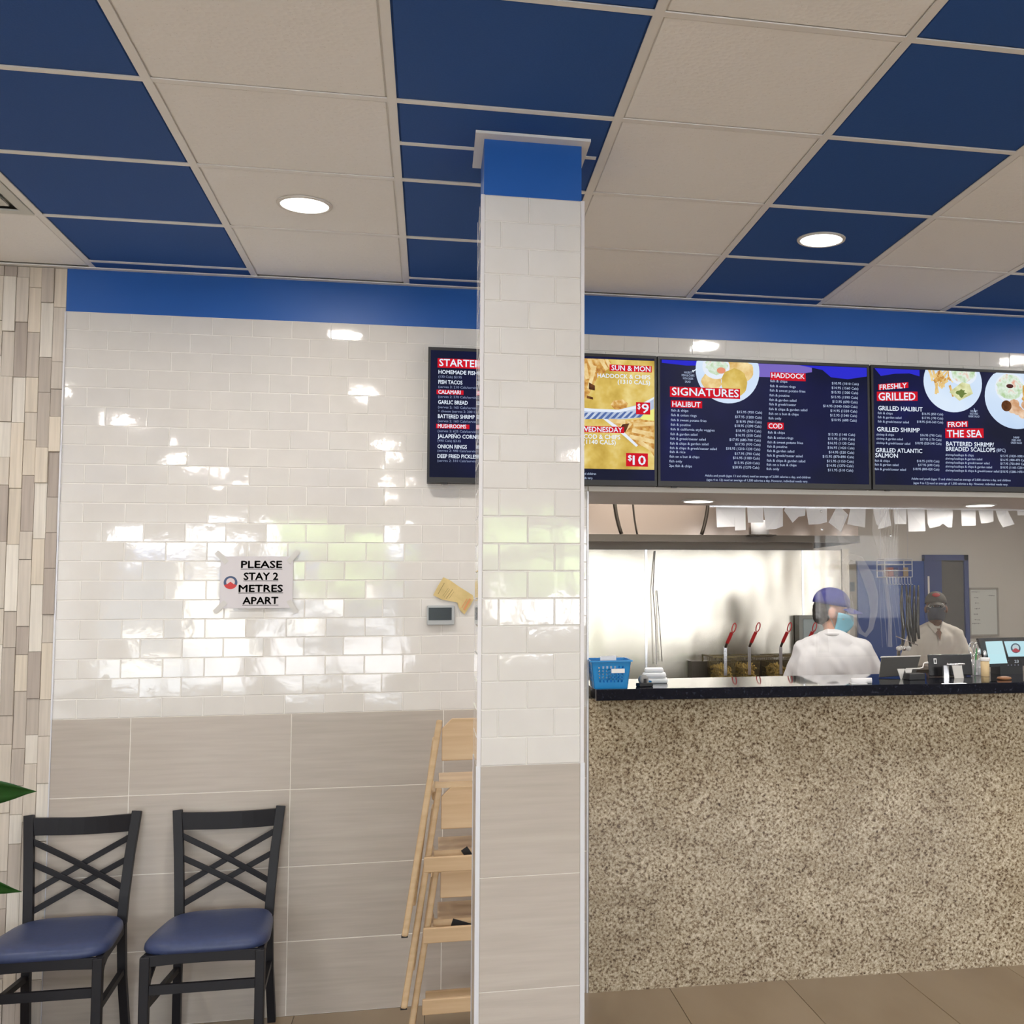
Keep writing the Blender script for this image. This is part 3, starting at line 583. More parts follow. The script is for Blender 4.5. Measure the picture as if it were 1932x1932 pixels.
# ---- floor
FP, FL = .5065, 1.016
floor = struct(MB().box((R_['x0'], R_['y0'], -.12), (R_['x1'], R_['y1'], -.003)).build('floor', FGROUT))
fx0 = 2.440-.5065*10; k = 0
cache = {}
i = 0
while True:
    xa = fx0+i*FP; i += 1
    xb = xa+FP
    if xb < R_['x0']: continue
    if xa > R_['x1']: break
    xa = max(xa, R_['x0']); xb = min(xb, R_['x1']); yb = .0
    ya = -.80 if i % 2 == 0 else -.95
    while yb > R_['y0']+.01:
        ya = max(ya, R_['y0']); key = (round(xb-xa, 3), round(yb-ya, 3))
        if key not in cache:
            hx, hy = (xb-xa)/2-.0012, (yb-ya)/2-.0012; b_ = .001
            me = MB().add([(-hx, -hy, -.003), (hx, -hy, -.003), (hx, hy, -.003), (-hx, hy, -.003), (-hx, -hy, -b_), (hx, -hy, -b_), (hx, hy, -b_), (-hx, hy, -b_), (-hx+b_, -hy+b_, 0), (hx-b_, -hy+b_, 0), (hx-b_, hy-b_, 0), (-hx+b_, hy-b_, 0)],
                          [(0, 1, 5, 4), (1, 2, 6, 5), (2, 3, 7, 6), (3, 0, 4, 7), (4, 5, 9, 8), (5, 6, 10, 9), (6, 7, 11, 10), (7, 4, 8, 11), (8, 9, 10, 11)]).mesh('floor_tile')
            me.materials.append(FLOORT); cache[key] = me
        plink('floor_tile', cache[key], floor, ((xa+xb)/2, (ya+yb)/2, 0)); k += 1
        yb = ya; ya = yb-FL
print('floor tiles', k)
MB().box((1.7, .16, -.003), (R_['x1'], R_['y1'], 0)).build('kitchen_floor', mat('quarry_floor', (.20, .09, .06), .5), floor)

# ---- the other walls of the room
wl = struct(MB().box((R_['x0']-.12, R_['y0'], 0), (R_['x0'], .16, 3.02)).build('wall_left', WHITE))
wr = struct(MB().box((R_['x1'], R_['y0'], 0), (R_['x1']+.12, R_['y1'], 3.02)).build('wall_right', WHITE))
mb = MB().box((R_['x0'], R_['y0']-.15, 0), (1.5, R_['y0'], .5)).box((1.5, R_['y0']-.15, 0), (R_['x1'], R_['y0'], 1.35)).box((R_['x0'], R_['y0']-.15, 2.55), (R_['x1'], R_['y0'], 3.02))
edges = [R_['x0']] + [e for w_ in WINDOWS for e in w_] + [R_['x1']]
for a, b in zip(edges[0::2], edges[1::2]): mb.box((a, R_['y0']-.15, .5), (b, R_['y0'], 2.55))
wf = struct(mb.build('wall_front', WHITE))
MB().box((1.5, R_['y0']+.0005, 0), (R_['x1'], R_['y0']+.02, 1.34)).build('unseen_dark_panel', mat('unseen_panel_dark', (.06, .05, .045), .4), wf)  # unseen dark panel, added so the steel backsplash mirrors dark low down
for i, (a, b) in enumerate(WINDOWS):
    m_ = MB(); c_ = (a+b)/2
    for x in (a+.03, c_, b-.03): m_.box((x-.03, R_['y0']-.1, .5), (x+.03, R_['y0']-.04, 2.55))
    for z in (.53, 2.05, 2.52): m_.box((a, R_['y0']-.1, z-.03), (b, R_['y0']-.04, z+.03))
    struct(m_.build('window_%d' % (i+1), mat('window_frame_metal', (.35, .35, .36), .4, .5)))
wk = struct(MB().box((1.6, R_['y1'], 0), (R_['x1']+.12, R_['y1']+.12, 3.02)).box((1.48, .16, 0), (1.6, R_['y1']+.12, 3.0)).build('wall_kitchen', BEIGE))
wh = struct(MB().box((1.6, 3.13, 0), (4.44, 3.25, 2.86)).build('wall_hood', BEIGE))
# stainless backsplash: three sheets on that wall
for a, b in ((1.62, 2.925), (2.929, 4.095), (4.099, 4.40)): MB().box((a, 3.118, .9), (b-.003, 3.129, 1.99)).build('steel_sheet', STEEL, wh)
for x in (2.927, 4.097): MB().box((x-.008, 3.112, .9), (x+.008, 3.119, 1.99)).build('seam_strip', CHROME, wh)
MB().box((4.40, 3.108, 0), (4.455, 3.26, 2.0)).build('corner_guard', mat('cream_corner', (.80, .74, .62), .5), wh)
# blue door and the dark doorway next to it, far back
dr = struct(MB().box((5.845, 6.55, 0), (6.60, 6.598, 2.023)).build('door_1', DBLUE))
MB().box((6.635, 6.535, 1.66), (6.655, 6.55, 1.86)).build('vision_strip', WHITE, dr)
dr = struct(MB().box((6.60, 6.54, 0), (6.80, 6.598, 2.05)).box((7.06, 6.53, 0), (7.11, 6.598, 2.09)).box((6.60, 6.53, 2.03), (7.11, 6.598, 2.09)).build('door_2', mat('blue_frame', (.035, .06, .20), .5)))
MB().box((6.80, 6.56, 0), (7.06, 6.598, 2.03)).build('door_leaf', mat('dark_door', (.10, .095, .085), .6), dr)
# outside, seen only as reflections
gr = struct(MB().box((-30, -60, -.25), (40, -10.15, -.13)).build('ground', mat('pale_paving', (.33, .325, .31), .9)))

# ================================================================== PILLAR
px0, px1, pyf, pyb = 1.563, 1.860, -1.667, -1.405
pil = tag(MB().box((px0+.008, pyf+.008, 0), (px1-.008, pyb-.008, 2.981)).build('pillar', BLUE), 'square white tiled pillar with blue top and grey tiled foot', 'pillar')
MB().box((px0+.003, pyf+.003, 0), (px1-.003, pyb-.003, 2.806)).build('grout', GROUT, pil)
MB().box((px0+.0012, pyf+.0012, 0), (px1-.0012, pyb-.0012, 1.189)).build('grout', GREYGROUT, pil)
def side_tile(x0, x1, z0, z1, face, m, name, tilt=0):
    w_ = x1-x0
    me = MB().tile((-w_/2+g/2, 0, -(z1-z0)/2+g/2), (w_/2-g/2, .004, (z1-z0)/2-g/2), .0022 if name == 'subway_tile' else .001).mesh(name); me.materials.append(m)
    c_ = (x0+x1)/2; zc = (z0+z1)/2
    rot, loc = {'f': (0, (c_, pyf, zc)), 'b': (math.pi, (c_, pyb, zc)), 'l': (-math.pi/2, (px0, c_, zc)), 'r': (math.pi/2, (px1, c_, zc))}[face]
    plink(name, me, pil, loc, (tilt and random.gauss(0, tilt), 0, rot + (tilt and random.gauss(0, tilt))))
for k in range(21):
    z0 = 1.190+k*PZ; z1 = min(z0+PZ, 2.806)
    for face in 'fblr':
        lo, hi = (px0+.010, px1-.010) if face in 'fb' else (pyf+.010, pyb-.010)
        js = [lo] + ([1.70] if k % 2 == 0 else [1.62, 1.776]) + [hi] if face in 'fb' else [lo] + ([-1.57] if k % 2 == 0 else [-1.49]) + [hi]
        for a, b in zip(js, js[1:]): side_tile(a, b, z0, z1, face, SUBWAY, 'subway_tile', R(.2))
for j in range(4):
    for face in 'fblr':
        lo, hi = (px0+.010, px1-.010) if face in 'fb' else (pyf+.010, pyb-.010)
        side_tile(lo, hi, zs[j], zs[j+1], face, GREYTILE, 'large_tile')
for x in (px0, px1):
    for y in (pyf, pyb):
        sx = 1 if x == px0 else -1; sy = 1 if y == pyf else -1
        a, b = sorted((x, x+sx*.010)); c_, d = sorted((y, y+sy*.010))
        MB().box((a, c_, 1.19), (b, d, 2.806)).build('corner_trim', mat('white_corner_trim', (.72, .70, .72), .3), pil)
        a, b = sorted((x-sx*.002, x+sx*.010)); c_, d = sorted((y-sy*.002, y+sy*.010))
        MB().box((a, c_, 0), (b, d, 1.19)).build('corner_trim', TRIM, pil)
MB().box((1.545, -1.700, 2.972), (1.874, -1.656, 2.980)).box((1.545, -1.656, 2.972), (1.573, -1.425, 2.980)).box((1.850, -1.656, 2.972), (1.874, -1.425, 2.980)).build('ceiling_trim', GRID, pil)

# ================================================================== LIGHTS
LENS = mat('lit_lens', (.9, .9, .9), .5, emit=(1, .97, .92), es=5.0)
def downlight(label, x, y, z, watts=DOWN_W, r=.079, group=None):
    t = thing('ceiling_light', label, 'light', (x, y, z), 0, group)
    MB().lathe([(r+.012, -.001), (r+.010, -.006), (r, -.007), (r, -.001)], 32).build('trim_ring', WHITE, t, True)
    MB().lathe([(r, -.002), (r*.97, -.0055), (r*.5, -.006), (.001, -.006)], 32).build('lens', LENS, t, True)
    l = bpy.data.lights.new('lamp', 'AREA'); l.shape = 'DISK'; l.size = r*2; l.energy = watts; l.color = WARM
    lo = bpy.data.objects.new('lamp', l); COL.objects.link(lo); lo.parent = t; lo.location = (0, 0, -.012)
    return t
downlight('round downlight in the white ceiling strip, left of the pillar', 1.004, -.955, 2.982)
downlight('round downlight in the blue ceiling strip, right of the pillar', 2.842, -.940, 2.982)
for x in (-.81, 1.0, 2.83, 4.67, 6.5):
    for y in (-.95, -2.60, -4.19, -5.95, -7.3, -8.8):
        if x == 1.0 and y in (-4.19, -7.3): continue
        if (x, y) in ((1.0, -.95), (2.83, -.95), (4.67, -2.60), (2.83, -2.60)): continue
        downlight('round recessed ceiling downlight outside the picture, seen only reflected', x, y, 2.982, group='downlights of the dining room outside the picture')
downlight('small round downlight in the soffit above the left end of the paper tickets', 2.675, .385, 2.111, 5, .072)
downlight('small round downlight in the soffit above the right part of the counter', 4.146, .410, 2.111, 5, .072)
downlight('round soffit downlight right of the picture, above the counter', 5.62, .43, 2.111, 5, .072)
for i, (x, y) in enumerate(((3.0, 1.3), (5.6, 1.5), (6.6, 4.6), (3.2, 5.0))):
    t = thing('kitchen_light', 'flat square kitchen ceiling light hidden above the soffit', 'light', (x, y, 2.86), 0, 'kitchen ceiling lights')
    MB().box((-.3, -.3, -.02), (.3, .3, -.001)).build('frame', WHITE, t); MB().box((-.27, -.27, -.023), (.27, .27, -.0201)).build('lens', LENS, t)
    l = bpy.data.lights.new('lamp', 'AREA'); l.shape = 'SQUARE'; l.size = .5; l.energy = 22; l.color = (1, .95, .88)
    lo = bpy.data.objects.new('lamp', l); COL.objects.link(lo); lo.parent = t; lo.location = (0, 0, -.03)
# the hood has no lamp; its steel is warm by base colour
# air diffuser left of the first blue strip
t = thing('air_diffuser', 'grey square air diffuser in the ceiling at the left picture edge', 'vent', (-.205, -.957, 2.979))
m_ = MB()
for s_ in (.29, .23, .17, .11):
    for a, b in (((-s_, -s_), (s_, -s_+.035)), ((-s_, s_-.035), (s_, s_)), ((-s_, -s_+.035), (-s_+.035, s_-.035)), ((s_-.035, -s_+.035), (s_, s_-.035))):
        m_.box((a[0], a[1], -.002+(.29-s_)*.12), (b[0], b[1], .004+(.29-s_)*.12))
m_.build('louvre_frame', mat('diffuser_white', (.62, .63, .60), .5), t)
MB().box((-.29, -.29, .028), (.29, .29, .034)).build('duct_plate', mat('diffuser_grey', (.42, .44, .41), .7), t)

# ================================================================== MENU SCREENS
def em(name, col, s=1.0):
    if name in MATS: return MATS[name]
    m = bpy.data.materials.new(name); m.use_nodes = True; nt = m.node_tree; nt.nodes.remove(nt.nodes['Principled BSDF'])
    e = nt.nodes.new('ShaderNodeEmission'); e.inputs[0].default_value = (*col, 1); e.inputs[1].default_value = s
    nt.links.new(e.outputs[0], nt.nodes['Material Output'].inputs[0]); MATS[name] = m; return m
def em_noise(name, stops, scale=(1, 1, 1), ns=20, detail=3):
    m = em(name, (1, 1, 1)); e = [n_ for n_ in m.node_tree.nodes if n_.type == 'EMISSION'][0]
    v_ = coords(m, scale); n_ = N(m, 'ShaderNodeTexNoise', Scale=ns, Detail=detail); L(m, v_, n_.inputs['Vector']); L(m, ramp2(m, n_.outputs['Fac'], stops), e.inputs[0]); return m
TXTW = em('screen_white', (.80, .88, 1.0), 1.0); TXTS = em('screen_white_small', (.62, .74, 1.0), .85); TXTG = em('screen_grey', (.30, .36, .55), 1.0); REDE = em('screen_red', (.62, .012, .025), 1.0)
PANEL = mat('screen_glass', (.003, .004, .009), .42, spec=.10)
v_ = coords(PANEL, (1, 1, 1)); sx_ = N(PANEL, 'ShaderNodeSeparateXYZ'); L(PANEL, v_, sx_.inputs[0])
n_ = N(PANEL, 'ShaderNodeTexNoise', Scale=3.0, Detail=2.0); L(PANEL, v_, n_.inputs['Vector'])
e_ = ramp2(PANEL, n_.outputs['Fac'], [(.35, (.002, .003, .018)), (.6, (.004, .005, .045)), (.75, (.006, .007, .10))]); L(PANEL, e_, bsdf(PANEL).inputs['Emission Color']); bsdf(PANEL).inputs['Emission Strength'].default_value = 1.0
VIV = em('screen_blue_wave', (.03, .03, .62), 1.0); VIO = em('screen_violet_wave', (.22, .16, .60), .9)
PLATE = em_noise('screen_plate', [(.3, (.55, .70, .92)), (.7, (.74, .85, .98))], ns=3)
FISH = em_noise('screen_battered_fish', [(.3, (.52, .34, .06)), (.5, (.70, .50, .12)), (.75, (.90, .75, .32))], ns=12)
FRY = em_noise('screen_fries', [(.3, (.42, .16, .04)), (.5, (.66, .36, .09)), (.72, (.92, .70, .34))], scale=(1, 1, 1), ns=45)
FRY2 = em_noise('screen_fries_light', [(.3, (.70, .42, .12)), (.7, (.95, .78, .42))], ns=25)
BROWN = em_noise('screen_brown', [(.3, (.05, .02, .012)), (.7, (.20, .08, .03))], ns=30)
CLOTH = em_noise('screen_cloth', [(.3, (.34, .42, .62)), (.7, (.62, .68, .80))], ns=14)
STRIPE = em('screen_stripe', (.10, .16, .38)); GREENS = em_noise('screen_salad', [(.3, (.45, .62, .34)), (.55, (.78, .88, .78)), (.75, (.80, .38, .28))], ns=38); WHT = em('screen_bright', (.80, .86, .95)); ORG = em('screen_tomato', (.80, .30, .18)); SAUCE = em('screen_sauce', (.09, .03, .03)); LEM = em('screen_lemon', (.85, .85, .25))
LAY = [0]
def flat(tv, name, pts, m, yb=-.0608, lab=None, clip=None):
    LAY[0] += 1
    if clip: pts = [(min(max(a, clip[0]), clip[2]), min(max(b, clip[1]), clip[3])) for a, b in pts]
    y = yb - LAY[0]*.00004
    me = bpy.data.meshes.new(name); me.from_pydata([(a, y, b) for a, b in pts], [], [tuple(range(len(pts)))]); me.materials.append(m)
    o = bpy.data.objects.new(name, me); COL.objects.link(o); o.parent = tv; return o
def circ(cx, cz, rx, rz=None, n=48, a0=0, a1=360, wob=0, seed=0):
    rz = rz or rx; rnd = random.Random(seed)
    return [(cx+rx*(1+wob*rnd.uniform(-1, 1))*math.cos(R(a0+(a1-a0)*i/n)), cz+rz*(1+wob*rnd.uniform(-1, 1))*math.sin(R(a0+(a1-a0)*i/n))) for i in range(n)]
def strip_(ax, az, bx, bz, w_): 
    dx, dz = bx-ax, bz-az; l_ = math.hypot(dx, dz); nx, nz = -dz/l_*w_/2, dx/l_*w_/2
    return [(ax+nx, az+nz), (bx+nx, bz+nz), (bx-nx, bz-nz), (ax-nx, az-nz)]
def screen(key, label, x0, x1, z0=2.134, z1=2.705):
    t = thing('menu_screen', label, 'screen', (0, 0, 0), 0, 'menu screens above the kitchen opening')
    fr = MB().box((x0, -.052, z0), (x1, -.002, z1)).box((x0, -.062, z0), (x1, -.052, z0+.022)).box((x0, -.062, z1-.013), (x1, -.052, z1)).box((x0, -.062, z0+.022), (x0+.010, -.052, z1-.013)).box((x1-.010, -.062, z0+.022), (x1, -.052, z1-.013)).build('frame', MATBLK, t)
    MB().box((x0+.0102, -.0602, z0+.0222), (x1-.0102, -.0525, z1-.0132)).build('panel', PANEL, t)
    MB().box((x0+.06, -.058, z0-.006), (x0+.085, -.046, z0-.0002)).build('sensor', MATBLK, t)
    clip = (x0+.0105, z0+.0225, x1-.0105, z1-.0135)
    LAY[0] = 0
    return t, clip
def fill_menu(t, key, clip):
    for i, e in enumerate(MENU[key]):
        if e[0] == 'B':
            _, x0, z0, x1, z1, c_, tl = e; dz = (x1-x0)*math.tan(R(tl)); x0 = max(x0, clip[0])
            flat(t, 'label_box', [(x0, z0), (x1, z0+dz), (x1, z1+dz), (x0, z1)], REDE, clip=clip)
    LAY[0] += 4
    for i, e in enumerate(MENU[key]):
        if e[0] == 'T':
            _, s_, x, z, cap, w_, c_, bo, tl = e
            if x+w_ > clip[2]: 
                w_ = max(w_*.55, clip[2]-x)
            if x+w_ > clip[2]+.001: continue
            letter((key, i), 'menu_lettering', x, -.0610-LAY[0]*.00004, z, cap, w_, TXTW if bo else (TXTG if c_ == 'g' else TXTS), t, tl)
# screen behind the pillar
t, cl = screen('TV1', 'menu screen partly hidden by the pillar, starters left and yellow fish photo right', 1.412, 2.387)
def q6(X, Y): return (2.3808-(1052-X)*.000294, 2.6823-(Y-165)*.000302+(X-1052)*.000012)
cl6 = (1.86, 2.204, cl[2]-.002, 2.6823)
flat(t, 'photo_ground', [(1.86, 2.204), (2.375, 2.204), (2.381, 2.6823), (1.86, 2.6823)], FISH)
def z6(name, pts, m): flat(t, name, [q6(*p) for p in pts], m, clip=cl6)
z6('photo_fries', [(-600, 100), (330, 100), (390, 180), (300, 330), (200, 380), (100, 560), (40, 700), (-600, 700)], FRY)
for a in ((60, 130, 140, 330), (150, 230, 60, 560), (230, 130, 330, 290), (320, 120, 380, 250), (0, 200, 40, 420), (-120, 160, -60, 500), (-260, 200, -180, 560)): z6('photo_fries', strip_(*a, 55), FRY2)
z6('photo_shadow', [(60, 470), (150, 520), (150, 590), (60, 570)], BROWN); z6('photo_shadow', [(30, 660), (130, 690), (120, 720), (30, 700)], BROWN)
z6('photo_fish', [(170, 490), (260, 400), (600, 330), (1052, 300), (1052, 560), (800, 680), (600, 730), (400, 800), (200, 830), (120, 700)], FISH)
z6('photo_crumb', [(380, 800), (420, 740), (560, 720), (640, 780), (620, 850), (450, 870)], FRY)
z6('photo_cloth', [(-600, 800), (100, 850), (500, 870), (800, 800), (1052, 700), (1052, 900), (860, 980), (600, 1010), (100, 1010), (-600, 960)], CLOTH)
for i in range(-8, 12):
    z6('photo_stripe', [(i*95, 1005-max(0, i)*2), (i*95+60, 1005-max(0, i)*2), (i*95+150, 905-i*1), (i*95+110, 905-i*1)], STRIPE)
z6('photo_rim', [(-600, 790), (100, 850), (500, 870), (800, 810), (1052, 690), (1052, 720), (800, 850), (500, 910), (100, 890), (-600, 830)], WHT)
z6('photo_lemon', [(830, 990), (900, 920), (1052, 860), (1052, 1040), (850, 1060)], LEM)
z6('photo_fries', [(330, 1010), (650, 1030), (820, 1010), (1052, 1040), (1052, 1560), (930, 1400), (780, 1400), (640, 1260), (420, 1100)], FRY)
for a in ((720, 1090, 1040, 1080), (700, 1170, 1040, 1240), (660, 1260, 1040, 1340), (800, 1330, 1040, 1480), (560, 1200, 680, 1060), (360, 1030, 600, 1050)): z6('photo_fries', strip_(*a, 60), FRY2)
z6('photo_shadow', [(560, 1080), (660, 1070), (600, 1200), (480, 1190)], BROWN)
z6('photo_fish', [(-600, 1010), (300, 1000), (430, 1090), (600, 1230), (780, 1400), (760, 1500), (620, 1560), (420, 1750), (-600, 1750)], FISH)
z6('photo_edge', [(270, 1000), (340, 1010), (470, 1100), (640, 1250), (790, 1390), (760, 1410), (590, 1260), (420, 1120)], WHT)
LAY[0] += 5
fill_menu(t, 'TV1', cl)
# signatures screen
t, cl = screen('TV3', 'menu screen with the red word SIGNATURES and a round plate', 2.392, 3.374)
flat(t, 'blue_wave', [(2.41, 2.69), (2.62, 2.69), (2.60, 2.672), (2.52, 2.668), (2.41, 2.676)], VIV, clip=cl)
flat(t, 'violet_wave', [(2.85, 2.69), (2.90, 2.69), (3.10, 2.69), (3.10, 2.66), (2.92, 2.63), (2.84, 2.63)], VIO, clip=cl)
flat(t, 'blue_wave', [(3.04, 2.69), (3.362, 2.69), (3.362, 2.650), (3.27, 2.634), (3.19, 2.640), (3.15, 2.672)], VIV, clip=cl)
flat(t, 'plate_picture', circ(2.708, 2.652, .146), PLATE, clip=cl)
flat(t, 'fries_picture', circ(2.745, 2.655, .085, .06, 24, wob=.1, seed=3), FRY2, clip=cl)
flat(t, 'fries_picture', circ(2.635, 2.600, .045, .045, 24, wob=.12, seed=4), FRY2, clip=cl)
flat(t, 'bowl_picture', circ(2.655, 2.668, .062, .055), WHT, clip=cl)
flat(t, 'salad_picture', circ(2.657, 2.674, .050, .040, 24, wob=.12, seed=6), GREENS, clip=cl)
flat(t, 'tomato_picture', circ(2.678, 2.652, .020, .014), ORG, clip=cl)
flat(t, 'fish_picture', circ(2.738, 2.600, .062, .062, 24, wob=.08, seed=8), FISH, clip=cl)
flat(t, 'arrow_picture', strip_(2.553, 2.645, 2.568, 2.655, .004), TXTW, clip=cl); flat(t, 'arrow_picture', [(2.545, 2.648), (2.556, 2.648), (2.550, 2.637)], TXTW, clip=cl)
LAY[0] += 4
fill_menu(t, 'TV3', cl)
# grilled screen
t, cl = screen('TV4', 'menu screen with FRESHLY GRILLED and two food plates, at the right', 3.383, 4.362)
flat(t, 'blue_wave', [(3.40, 2.69), (3.62, 2.69), (3.62, 2.660), (3.57, 2.672), (3.50, 2.668), (3.43, 2.655)], VIV, clip=cl)
flat(t, 'plate_picture', circ(3.785, 2.638, .146, .140), PLATE, clip=cl)
for k_ in range(26):
    rr = random.Random(k_); ax, az = 3.70+rr.uniform(-.03, .09), 2.60+rr.uniform(-.03, .07); an = rr.uniform(50, 130) if k_ < 16 else rr.uniform(10, 60)
    flat(t, 'fries_picture', strip_(ax, az, ax+.055*math.cos(R(an)), az+.055*math.sin(R(an)), .012), FRY2 if k_ % 3 else FRY, clip=cl)
flat(t, 'bowl_picture', circ(3.835, 2.68, .070, .055), WHT, clip=cl); flat(t, 'salad_picture', circ(3.835, 2.684, .060, .045, 24, wob=.1, seed=11), GREENS, clip=cl)
flat(t, 'fish_picture', [(3.765, 2.592), (3.83, 2.640), (3.868, 2.632), (3.884, 2.588), (3.815, 2.552)], em_noise('screen_white_fish', [(.3, (.55, .55, .25)), (.6, (.80, .82, .50))], ns=30), clip=cl)
flat(t, 'herb_picture', circ(3.825, 2.588, .022, .018, 16, wob=.35, seed=2), em('screen_herb', (.16, .22, .06)), clip=cl)
flat(t, 'plate_picture', circ(4.103, 2.578, .160, .150), PLATE, clip=cl)
flat(t, 'bowl_picture', circ(4.075, 2.622, .078, .070), WHT, clip=cl); flat(t, 'salad_picture', circ(4.072, 2.624, .068, .060, 24, wob=.1, seed=12), GREENS, clip=cl)
flat(t, 'olive_picture', circ(4.072, 2.630, .018, .010), SAUCE, clip=cl)
flat(t, 'fries_picture', circ(4.185, 2.60, .055, .060, 24, wob=.15, seed=14), FRY, clip=cl)
for k_ in range(8): rr = random.Random(k_+50); flat(t, 'shrimp_picture', circ(4.10+rr.uniform(-.02, .10), 2.515+rr.uniform(-.035, .035), .026, .022, 16, wob=.12, seed=k_), em_noise('screen_shrimp', [(.3, (.62, .34, .18)), (.6, (.90, .68, .50))], ns=25), clip=cl)
flat(t, 'sauce_picture', circ(4.052, 2.536, .026, .026), BROWN, clip=cl)
flat(t, 'arrow_picture', strip_(3.887, 2.520, 3.893, 2.505, .003), TXTS, clip=cl); flat(t, 'arrow_picture', [(3.889, 2.507), (3.899, 2.507), (3.894, 2.499)], TXTS, clip=cl)
LAY[0] += 4
fill_menu(t, 'TV4', cl)

# ================================================================== ON THE WALL
t = thing('paper_sign', 'white paper sign reading PLEASE STAY 2 METRES APART taped to the tiles', 'sign', (0, 0, 0))
MB().box((.605, -.010, 1.617), (.884, -.0085, 1.826)).build('sheet', SIGNP, t)
for key, x0, x1, z, cap in (('s1', .684, .840, 1.7935, .0275), ('s2', .695, .826, 1.7455, .028), ('s3', .677, .845, 1.6965, .0275), ('s4', .693, .828, 1.6475, .0275)):
    letter(key, 'lettering', x0, -.0106, z, cap, x1-x0, INK, t); MB().box((x0-.002, -.0106, z-.0195), (x1+.002, -.0101, z-.0172)).build('underline', INK, t)
LAY[0] = 0
def disc(name, cx, cz, r, y, m, par, half=None, n=32):
    pts = circ(cx, cz, r, n=n) if half is None else circ(cx, cz, r, n=n, a0=half[0], a1=half[1])
    me = bpy.data.meshes.new(name); me.from_pydata([(a, y, b) for a, b in pts], [], [tuple(range(len(pts)))]); me.materials.append(m); o = bpy.data.objects.new(name, me); COL.objects.link(o); o.parent = par
lb = mat('logo_blue', (.06, .10, .20), .6); lr = mat('logo_red', (.60, .05, .05), .6); lw = mat('logo_pale', (.70, .60, .62), .6)
disc('emblem_ring', .6445, 1.7205, .0262, -.0103, lb, t); disc('emblem_foot', .6445, 1.7205, .0264, -.01035, lr, t, (200, 340)); disc('emblem_centre', .6445, 1.7225, .0165, -.0104, lw, t)
me = bpy.data.meshes.new('emblem_roof'); me.from_pydata([(a, -.01045, b) for a, b in ((.622, 1.710), (.634, 1.716), (.6445, 1.724), (.656, 1.715), (.668, 1.710), (.660, 1.702), (.630, 1.702))], [], [tuple(range(7))]); me.materials.append(lr); o = bpy.data.objects.new('emblem_roof', me); COL.objects.link(o); o.parent = t
for (x, z, a) in ((.608, 1.822, 45), (.884, 1.826, -50), (.607, 1.622, -45), (.884, 1.622, 60)):
    MB().box((-.030, -.0003, -.010), (.030, .0003, .010), Matrix.Rotation(R(a), 4, 'Y')).build('tape', mat('clear_tape', (.62, .60, .58), .35), t, loc=(x, -.0112, z))
# thermostat
t = thing('thermostat', 'grey wall thermostat with a dark screen near the pillar', 'thermostat', (1.4745, 0, 1.582))
MB().box((-.056, -.022, -.041), (.056, 0, .041)).build('casing', mat('silver_plastic', (.42, .44, .45), .4), t, bevel=.004); MB().box((-.049, -.0235, -.020), (.045, -.0221, .032)).build('display', mat('lcd_dark', (.035, .045, .055), .15), t)
# yellow note
t = thing('yellow_note', 'crumpled yellow printed note taped above the thermostat', 'note', (0, 0, 0))
pts = [(1.484, 1.741), (1.512, 1.728), (1.545, 1.704), (1.606, 1.665), (1.609, 1.647), (1.594, 1.618), (1.572, 1.585), (1.553, 1.603), (1.545, 1.634), (1.517, 1.640), (1.480, 1.647), (1.443, 1.666), (1.462, 1.705)]
mb = MB(); n_ = len(pts); cpt = (sum(a for a, _ in pts)/n_, sum(b for _, b in pts)/n_)
vs_ = [(a, -.0085-random.random()*.004, b) for a, b in pts] + [(cpt[0], -.010, cpt[1])]; mb.add(vs_, [(i, (i+1) % n_, n_) for i in range(n_)])
YEL = noisy('yellow_paper', [(.35, (.60, .46, .20)), (.65, (.70, .54, .25))], ns=18, rough=.7)
mb.build('sheet', YEL, t)
OR = mat('orange_print', (.66, .30, .12), .7); BR = mat('olive_print', (.28, .21, .08), .7)
for (ax, az, bx, bz, w_, m) in ((1.463, 1.671, 1.488, 1.716, .0022, BR), (1.496, 1.651, 1.523, 1.690, .0022, BR), (1.482, 1.662, 1.505, 1.695, .0012, BR), (1.488, 1.657, 1.510, 1.690, .0012, BR), (1.508, 1.652, 1.528, 1.680, .0012, BR), (1.570, 1.604, 1.596, 1.650, .009, OR), (1.560, 1.612, 1.582, 1.650, .003, OR)):
    p = strip_(ax, az, bx, bz, w_); me = bpy.data.meshes.new('print'); me.from_pydata([(a, -.0132, b) for a, b in p], [], [(0, 1, 2, 3)]); me.materials.append(m); o = bpy.data.objects.new('printed_line', me); COL.objects.link(o); o.parent = t

# ================================================================== COUNTER
def cy_(x, y0=-.13, k=.07): return y0 - k*(x-2.11)        # the counter runs slightly out of parallel with the wall
t = thing('service_counter', 'high service counter with speckled granite front and polished black granite top', 'counter', (0, 0, 0))
X1 = 8.25
mb = MB(); ya, yb = -.010, -.010-.043*(X1-2.1)
mb.add([(2.098, ya, 0), (X1, yb, 0), (X1, .14, 0), (2.098, .14, 0), (2.098, ya, 1.222), (X1, yb, 1.222), (X1, .14, 1.222), (2.098, .14, 1.222)], [(0, 3, 2, 1), (4, 5, 6, 7), (0, 1, 5, 4), (1, 2, 6, 5), (2, 3, 7, 6), (3, 0, 4, 7)]).build('granite_front', GRAN, t)
mb = MB(); a, b = cy_(2.112), cy_(X1)
mb.add([(2.112, a, 1.2225), (X1, b, 1.2225), (X1, .43, 1.2225), (2.112, .43, 1.2225), (2.112, a, 1.27), (X1, b, 1.27), (X1, .43, 1.27), (2.112, .43, 1.27)], [(0, 3, 2, 1), (4, 5, 6, 7), (0, 1, 5, 4), (1, 2, 6, 5), (2, 3, 7, 6), (3, 0, 4, 7)]).build('countertop', BGRAN, t, bevel=.002)
